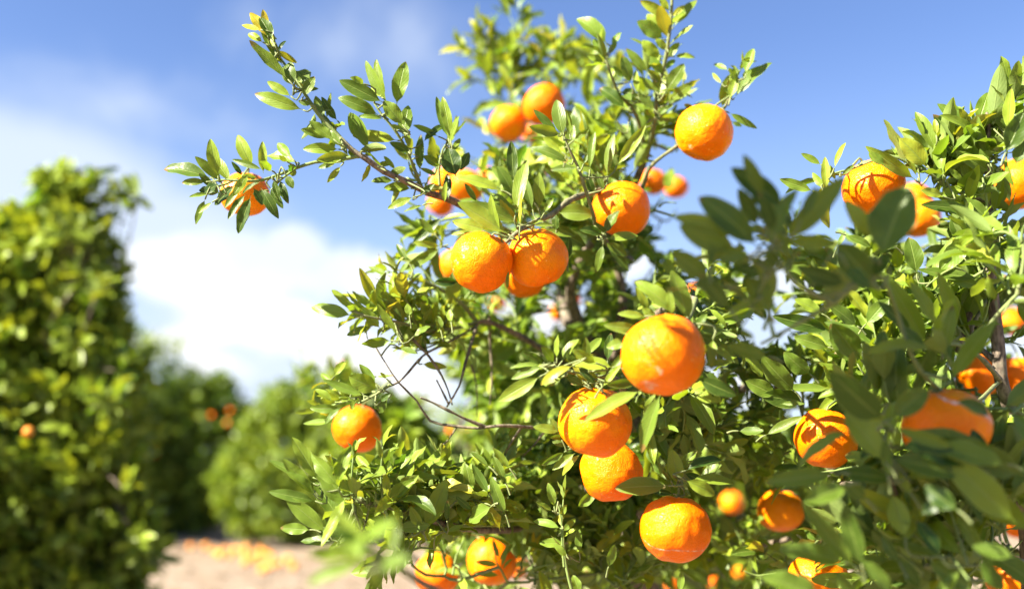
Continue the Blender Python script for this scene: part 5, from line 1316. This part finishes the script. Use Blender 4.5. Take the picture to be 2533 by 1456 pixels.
for u, v, d, rr_, k_ in [(u0, v0, d0 + (.05 if v0 > 900 else 0), r0 * .85, k0 - (1 if v0 > 900 else 0)) for u0, v0, d0, r0, k0 in [(1870, 640, .82, 60, 2), (1840, 740, .82, 55, 2), (1960, 640, .82, 45, 2), (1900, 780, .82, 45, 2), (2130, 660, .83, 40, 1),
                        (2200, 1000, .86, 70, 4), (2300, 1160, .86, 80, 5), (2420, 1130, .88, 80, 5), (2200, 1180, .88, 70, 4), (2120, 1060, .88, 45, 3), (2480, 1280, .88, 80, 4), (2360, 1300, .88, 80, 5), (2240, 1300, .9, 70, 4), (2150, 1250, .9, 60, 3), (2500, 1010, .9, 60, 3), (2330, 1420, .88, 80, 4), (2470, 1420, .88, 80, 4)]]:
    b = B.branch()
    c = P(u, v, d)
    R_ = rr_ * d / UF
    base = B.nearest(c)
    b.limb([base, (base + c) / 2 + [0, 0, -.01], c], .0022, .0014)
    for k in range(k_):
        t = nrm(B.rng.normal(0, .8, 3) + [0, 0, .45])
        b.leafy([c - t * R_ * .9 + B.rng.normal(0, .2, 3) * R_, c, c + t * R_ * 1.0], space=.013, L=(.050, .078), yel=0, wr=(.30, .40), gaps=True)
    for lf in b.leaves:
        lf[13] = lf[13] * .35  # leaf colour darkened, painting in the deep shade of the near leaves
CL_B = [
    (2050, 440, 1.17, 30, 2, .3), (2230, 410, 1.18, 35, 3, .2), (2300, 420, 1.15, 45, 4, .15), (2350, 420, 1.16, 50, 4, .1), (2400, 470, 1.2, 50, 4, .1), (2420, 410, 1.14, 45, 4, .1), (2500, 300, 1.12, 45, 4, .1), 
    (2490, 400, 1.2, 45, 4, .1), (2330, 480, 1.15, 45, 4, .15), (2300, 540, 1.2, 45, 4, .1), (2360, 560, 1.15, 50, 4, .05), (2430, 580, 1.2, 50, 4, .05), (2500, 580, 1.15, 50, 4, .05), (2400, 640, 1.2, 60, 5, .05), (2480, 650, 1.1, 50, 4, .05), (2330, 640, 1.25, 50, 4, .1), (2130, 640, 1.35, 50, 4, .2), (2060, 640, 1.35, 45, 4, .3),
    (2000, 640, 1.4, 45, 4, .35), (2040, 710, 1.35, 55, 5, .3), (1980, 740, 1.4, 45, 4, .3), (2090, 720, 1.3, 50, 4, .2), (2160, 720, 1.3, 55, 4, .1), (2240, 700, 1.3, 50, 4, .1), (2230, 770, 1.25, 60, 5, .05), (2300, 760, 1.2, 55, 5, .05), (2380, 740, 1.2, 55, 5, .05), (2330, 830, 1.15, 60, 5, .05), (2410, 830, 1.25, 60, 5, .05),
    (2500, 740, 1.25, 50, 4, 0), (2520, 850, 1.2, 50, 4, 0), (2080, 790, 1.3, 55, 5, .15), (2140, 840, 1.25, 60, 5, .1), (2030, 850, 1.35, 50, 4, .1), (2070, 900, 1.3, 60, 5, .1), (2230, 870, 1.2, 60, 5, .05), (2140, 930, 1.2, 60, 5, .05), (2000, 920, 1.35, 45, 4, .05), (2050, 980, 1.25, 55, 4, .0), (1950, 960, 1.3, 45, 4, .05),
    (2280, 930, 1.2, 60, 5, 0), (2380, 920, 1.3, 60, 5, 0), (2460, 960, 1.25, 60, 4, 0), (2200, 980, 1.2, 60, 5, 0), (2120, 1000, 1.2, 50, 4, 0), (1990, 1010, 1.3, 45, 4, 0), (1950, 1150, 1.3, 50, 4, .1), (2000, 1200, 1.25, 50, 4, 0), (2080, 1200, 1.15, 60, 5, 0), (2180, 1230, 1.1, 70, 5, 0), (2280, 1180, 1.1, 70, 5, 0),
    (2400, 1150, 1.15, 80, 5, 0), (2500, 1100, 1.15, 70, 5, 0), (2300, 1330, 1.05, 80, 5, 0), (2420, 1280, 1.1, 80, 5, 0), (2500, 1380, 1.1, 70, 5, 0), (2160, 1340, 1.1, 70, 5, 0), (2060, 1310, 1.2, 50, 4, .05), (2220, 1440, 1.0, 70, 5, 0), (2370, 1440, 1.0, 80, 5, 0), (1950, 1360, 1.3, 50, 4, .1), (1920, 1430, 1.25, 50, 4, .1),
    (2120, 1440, 1.1, 60, 4, 0), (2260, 1060, 1.1, 70, 5, 0), (2160, 1120, 1.1, 70, 5, 0),
    (2350, 1230, .92, 80, 4, 0), (2480, 1200, .92, 80, 4, 0), (2250, 1380, .9, 80, 4, 0), (2450, 1400, .85, 90, 4, 0), (2200, 1100, .92, 60, 3, 0), (2380, 930, .85, 40, 2, 0), (2520, 1020, .9, 60, 3, 0), (2540, 700, .95, 40, 2, 0), (2530, 560, .95, 30, 2, 0)]
for u, v, d, r, tw, yl in CL_B:
    B.clump(u, v, d, r, tw, yl, L=(.040, .076) if d > 1 else (.05, .085))
for u, v, d, r, tw, yl in CL_B:
    if u > 2000 and v > 600:
        for q in range(2 if v > 900 else 1):
            B.clump(u + rb.normal(0, 32), v + rb.normal(0, 28), d + .2 + .4 * rb.random(), r * 1.3, 3, 0, L=(.05, .076), space=.013)
# boughs added to this tree, unseen above the camera, to shade the near leaves
SHADE = []
tg = [((1930, 640, .8), 110), ((2050, 700, .8), 120), ((1850, 560, .8), 90), ((2190, 700, .8), 120)]
tg += [((u, v, .92), 150) for v in (980, 1110, 1240, 1370) for u in (2080, 2200, 2320, 2440)]
for tgt, r in tg:
    t_ = .4
    while True:                      # far enough toward the sun to be above the picture
        c = P(*tgt) + SUN * t_
        su, sv, sd = proj(c)
        if sd < .05 or sv < -60 - r * .7 * 2.2 / sd or su < -300:
            break
        t_ += .03
    SHADE.append((c, r * .7 / UF))
b = B.branch()
start = P(2545, 1200, 1.2)
b.limb([start, start + [0.30, -.10, .20], start + [.35, -.50, .60], P(2200, 700, .66) + SUN * .5 + [.05, -.1, .1], P(2200, 700, .66) + SUN * .5], .012, .003, 8, .1, 1.0)
for c, r in SHADE:
    b = B.branch()
    base = B.nearest(c)
    b.limb([base, (base + c) / 2 + [0, 0, .03], c], .004, .0018)
    for k in range(7):
        t = nrm(B.rng.normal(0, 1, 3) + [0, 0, .3])
        b.leafy([c - t * r * .3, c + t * r * .6, c + t * r * 1.6], space=.011, L=(.05, .07), yel=.05, check=False)
    keep = []
    for lf in b.leaves:
        m_ = np.array(lf[:3]) + np.array(lf[3:6]) * lf[9] * .5
        rel = m_ - FC
        al = rel @ SUN
        pe = np.sqrt(np.maximum(0, (rel ** 2).sum(1) - al ** 2))
        u, v, d = proj(m_)
        inframe = d > 0.02 and -80 < u < 2620 and -40 - .04 * UF / d < v < 1560
        if not ((al > 0) & (pe < FRr + .02) & (FU[:, 5] > .55)).any() and not inframe:
            keep.append(lf)
    b.leaves = keep
B.finish()


# ------------------------------------------------------------------ fruit
def fruit_mesh(name, R, seed, seg, scars=(), oblate=.92, rough=1.0):
    rng = np.random.default_rng(seed)
    ns, nr = seg
    V = [(0, 0, 1.0)]
    for i in range(1, nr):
        a = math.pi * i / nr
        for j in range(ns):
            V.append((math.sin(a) * math.cos(2 * math.pi * j / ns), math.sin(a) * math.sin(2 * math.pi * j / ns), math.cos(a)))
    V.append((0, 0, -1.0))
    V = np.array(V)
    disp = np.zeros(len(V))
    for k in range(16):                      # gentle lumps
        ax = nrm(rng.normal(0, 1, 3)); fq = rng.uniform(1.6, 5.5)
        disp += np.sin(V @ ax * fq + rng.random() * 6.28) * 0.017 / (1 + .35 * fq)
    for k in range(10):                      # finer wrinkling near the ends
        ax = nrm(rng.normal(0, 1, 3)); fq = rng.uniform(9, 16)
        disp += np.sin(V @ ax * fq + rng.random() * 6.28) * 0.0024 * rough
    th = np.arccos(np.clip(V[:, 2], -1, 1)); ph = np.arctan2(V[:, 1], V[:, 0])
    nb = rng.integers(8, 11)
    disp += 0.012 * np.cos(nb * ph) * np.exp(-((th) / .42) ** 2) * np.minimum(1, th / .12)   # ridges round the stalk
    W = V * (1 + disp)[:, None]
    W[:, 2] *= oblate
    W[:, 2] -= 0.085 * np.exp(-(th / .22) ** 2) * 1.0
    W[:, 2] += 0.07 * np.exp(-((math.pi - th) / .26) ** 2)
    W *= R
    F = []
    for j in range(ns):
        F.append((0, 1 + j, 1 + (j + 1) % ns))
    for i in range(nr - 2):
        for j in range(ns):
            a = 1 + i * ns + j; b_ = 1 + i * ns + (j + 1) % ns
            F.append((a, a + ns, b_ + ns, b_))
    e = len(V) - 1
    for j in range(ns):
        F.append((e, 1 + (nr - 2) * ns + (j + 1) % ns, 1 + (nr - 2) * ns + j))
    me = bpy.data.meshes.new(name)
    me.from_pydata(W.tolist(), [], F)
    me.polygons.foreach_set('use_smooth', np.ones(len(me.polygons), bool))
    sc = np.zeros(len(V))
    for (dx, s, st) in scars:                # direction on the fruit, size, strength
        dd = nrm(dx)
        if isinstance(s, tuple):             # a line of wear: half width, then its arc
            ax, lw = nrm(s[1]), s[0]
            q = np.abs(V @ ax - s[2] - 0.05 * np.sin(V @ dd * 7)) / lw
            sc = np.maximum(sc, st * np.exp(-q ** 2) * np.clip((V @ dd) * 2.0, 0, 1))
        else:
            ang = np.arccos(np.clip(V @ dd, -1, 1))
            sc = np.maximum(sc, st * np.exp(-(ang / s) ** 2))
    at = me.attributes.new('scar', 'FLOAT', 'POINT'); at.data.foreach_set('value', sc.astype(np.float32))
    me.materials.append(M_PEEL)
    return me


def calyx_mesh(R):
    """Green five pointed button under the stalk."""
    T = Tubes()
    v, f = [(0, 0, 0.0022)], []
    for j in range(20):
        a = 2 * math.pi * j / 20
        r = R * (0.15 + 0.05 * math.cos(5 * a))
        v.append((r * .6 * math.cos(a), r * .6 * math.sin(a), 0.0016))
    for j in range(20):
        a = 2 * math.pi * j / 20
        r = R * (0.15 + 0.06 * math.cos(5 * a))
        v.append((r * math.cos(a), r * math.sin(a), -0.0012))
    for j in range(20):
        k = (j + 1) % 20
        f.append((0, 1 + j, 1 + k)); f.append((1 + j, 21 + j, 21 + k, 1 + k))
    me = bpy.data.meshes.new('calyx'); me.from_pydata(v, [], f)
    me.polygons.foreach_set('use_smooth', np.ones(len(me.polygons), bool))
    me.materials.append(M_CALYX)
    return me


def view_dir(x, y, z):
    """Direction on a fruit as the photo shows it: right, up, toward the camera."""
    return RGT * x + UPV * y - FWD * z


SCARS = {
    'pair_l': [(view_dir(-.75, -.02, .6), .20, .62), (view_dir(-.5, .15, .85), .12, .5), (view_dir(-.12, .42, .85), .13, .62), (view_dir(-.9, -.25, .3), .2, .5)],
    'pair_r': [(view_dir(.95, .25, .2), .3, .5), (view_dir(-.1, -.45, .85), .22, .38)],
    'big': [(view_dir(-.25, -.3, .85), .22, .5), (view_dir(-.35, -.75, .5), .34, .62), (view_dir(-.5, -.1, .8), .14, .45)],
    'mid_a': [(view_dir(-.82, -.25, .5), .09, .6)],
    'low': [(view_dir(.1, -.3, .9), (.035, view_dir(.08, 1, .15), -.33), .72)],
    'sky': [(view_dir(-.1, .05, .95), .14, .42), (view_dir(-.6, -.62, .5), .22, .5)],
    'near': [(view_dir(.45, .35, .8), (.09, view_dir(.5, .85, -.1), .52), .66)],
    'top_r': [(view_dir(.2, -.1, .95), (.05, view_dir(-.25, 1, .1), -.02), .5)],
    'bot_b': [(view_dir(-.5, -.1, .8), .14, .45)],
    'mid_b': [(view_dir(0, -.6, .8), (.03, view_dir(.1, 1, .1), -.55), .4)],
    'r_top': [(view_dir(.3, .35, .85), .1, .35)],
    'base_r': [(view_dir(-.3, .35, .8), .16, .5)],
    'lone': [(view_dir(-.62, .55, .5), .16, .3)],
}
OBL = {'big': 1.0, 'sky': .99, 'pair_l': .99, 'pair_r': .97, 'low': .94, 'mid_a': .98, 'mid_b': .98, 'r_top': .90, 'lone': .93, 'top_r': .97}
TILT = {'pair_l': (.28, .6), 'pair_r': (-.25, .5), 'low': (.08, .25), 'mid_a': (.3, .1), 'big': (.1, -.5), 'sky': (.35, .3), 'lone': (.15, .3)}
WOOD = np.array([q for t_ in (A, B) for b_ in t_.br for q in b_.line])
frng = np.random.default_rng(4)
for i, (key, f) in enumerate(FR.items()):
    c = f['c']; R = f['R']
    hero_ = f['ru'] > 40
    x, zt = TILT.get(key, (frng.normal(0, .25), frng.normal(0, .25)))
    up = nrm(np.array([x, -zt * .5, 1.0]))
    # the stalk leans toward the nearest wood
    top = c + up * R
    k = int(np.argmin(((WOOD - (top + [0, 0, .02])) ** 2).sum(1) + 4 * np.maximum(0, c[2] - WOOD[:, 2]) ** 2))
    wp = WOOD[k]
    lean = nrm(wp - c)
    up = nrm(up + 0.35 * lean * (1 if lean[2] > -.2 else 0))
    ax = nrm(np.cross([0, 1, 0], up)); ay = np.cross(up, ax)
    M = np.stack([ax, ay, up], 1)          # local to world
    scars = [(M.T @ s[0], (s[1][0], M.T @ s[1][1], s[1][2]) if isinstance(s[1], tuple) else s[1], s[2]) for s in SCARS.get(key, [])]
    me = fruit_mesh('mandarin', R * 1.03, 50 + i, (112, 72) if f['ru'] > 60 else ((48, 32) if hero_ else (28, 18)), scars, OBL.get(key, .90 + .07 * frng.random()), 1.6 if key in ('mid_b', 'r_top', 'low', 'r_red') else 1.0)
    o = bpy.data.objects.new('mandarin', me); COL.objects.link(o)
    mw = Matrix([[*M[0], 0], [*M[1], 0], [*M[2], 0], [0, 0, 0, 1]])
    mw = Matrix.Translation(c.tolist()) @ mw
    o.matrix_world = mw
    o['label'] = f['label']; o['category'] = 'mandarin'; o['group'] = 'mandarins growing on the trees'
    zc = R * 1.03 * (.92 - .085)
    if f['ru'] > 20:
        cl = bpy.data.objects.new('calyx', calyx_mesh(R)); COL.objects.link(cl); cl.parent = o; cl.location = (0, 0, zc)
        # stalk up to the twig
        T = Tubes()
        inv = M.T
        wl = inv @ (wp - c)
        L0 = min(np.linalg.norm(wl - [0, 0, zc]), .06)
        tgt = np.array([0, 0, zc]) + nrm(wl - [0, 0, zc]) * L0
        T.add([np.array([0, 0, zc]), np.array([0, 0, zc + min(.008, L0 * .3)]), tgt], [.0013, .0013, .0015], .006, 6, 0, None, .25)
        st = T.build('stalk', None)
        st.parent = o


def small_fruit(c, R, seed, label, group, old=False):
    me = fruit_mesh('mandarin', R, seed, (24, 16))
    if old:
        me.materials[0] = M_PEEL_OLD
    o = bpy.data.objects.new('mandarin', me); COL.objects.link(o)
    o.location = c
    o.rotation_euler = (frng.normal(0, .5), frng.normal(0, .5), frng.random() * 6)
    o['label'] = label; o['category'] = 'mandarin'; o['group'] = group
    return o


# fruit on the trees behind
for k, (u, v, d, dm, lab) in enumerate([
    (381, 1119, D1 - 1.0, .085, 'single blurred orange fruit on the shaded left side of the dark round tree'),
    (524, 1026, D1 - .9, .055, 'dull orange fruit near the top of the dark round tree'),
    (570, 1015, D1 - .7, .055, 'upper reddish fruit at the right edge of the dark round tree'),
    (563, 1046, D1 - .7, .055, 'lower reddish fruit at the right edge of the dark round tree'),
    (70, 1067, DL - .45, .03, 'small yellow fruit on the tall tree at the left edge')]):
    small_fruit(P(u, v, d), dm / 2, 300 + k, lab, 'mandarins on the trees behind', lab.startswith('small yellow'))

# windfalls on the soil of the lane
pile = [(545, 1306), (580, 1311), (497, 1308), (475, 1348), (515, 1352), (548, 1366), (562, 1352), (590, 1352), (604, 1360), (618, 1354), (632, 1350), (598, 1376), (622, 1372), (645, 1358), (652, 1372), (574, 1374),
        (587, 1388), (640, 1384), (664, 1384), (668, 1396), (652, 1396), (610, 1390), (652, 1412), (697, 1392), (712, 1390), (728, 1393), (541, 1380), (530, 1362), (574, 1362), (636, 1366)]
for k, (u, v) in enumerate(pile):
    g = on_ground(u + frng.normal(0, 7), v + frng.normal(0, 6), .0)
    x, y = g[0], g[1]
    z = (0.035 * math.sin(x * 0.9 + 1.0) * math.sin(y * 0.7) + 0.02 * math.sin(x * 2.3) * math.cos(y * 1.9 + x))
    if k < 3:
        lab = ['windfall mandarin on the dirt at the foot of the low bright tree', 'windfall mandarin at the very edge of the shade under the low bright tree', 'faint windfall mandarin at the far side of the lane'][k]
    elif k in (23, 24, 25):
        lab = ['left', 'middle', 'right'][k - 23] + ' one of three windfall mandarins in a row, right of the heap'
    elif k in (3, 4):
        lab = 'windfall mandarin lying apart, left of the scattered heap, the ' + ['left', 'right'][k - 3] + ' of two'
    else:
        lab = 'windfall mandarin in the scattered heap on the sunlit dirt lane'
    R = .034 + .009 * frng.random()
    small_fruit((x, y, z + R * .9), R, 400 + k, lab, {3: 'windfalls apart', 4: 'windfalls apart', 23: 'three windfalls in a row', 24: 'three windfalls in a row', 25: 'three windfalls in a row'}.get(k, 'windfall mandarins on the lane'), True)
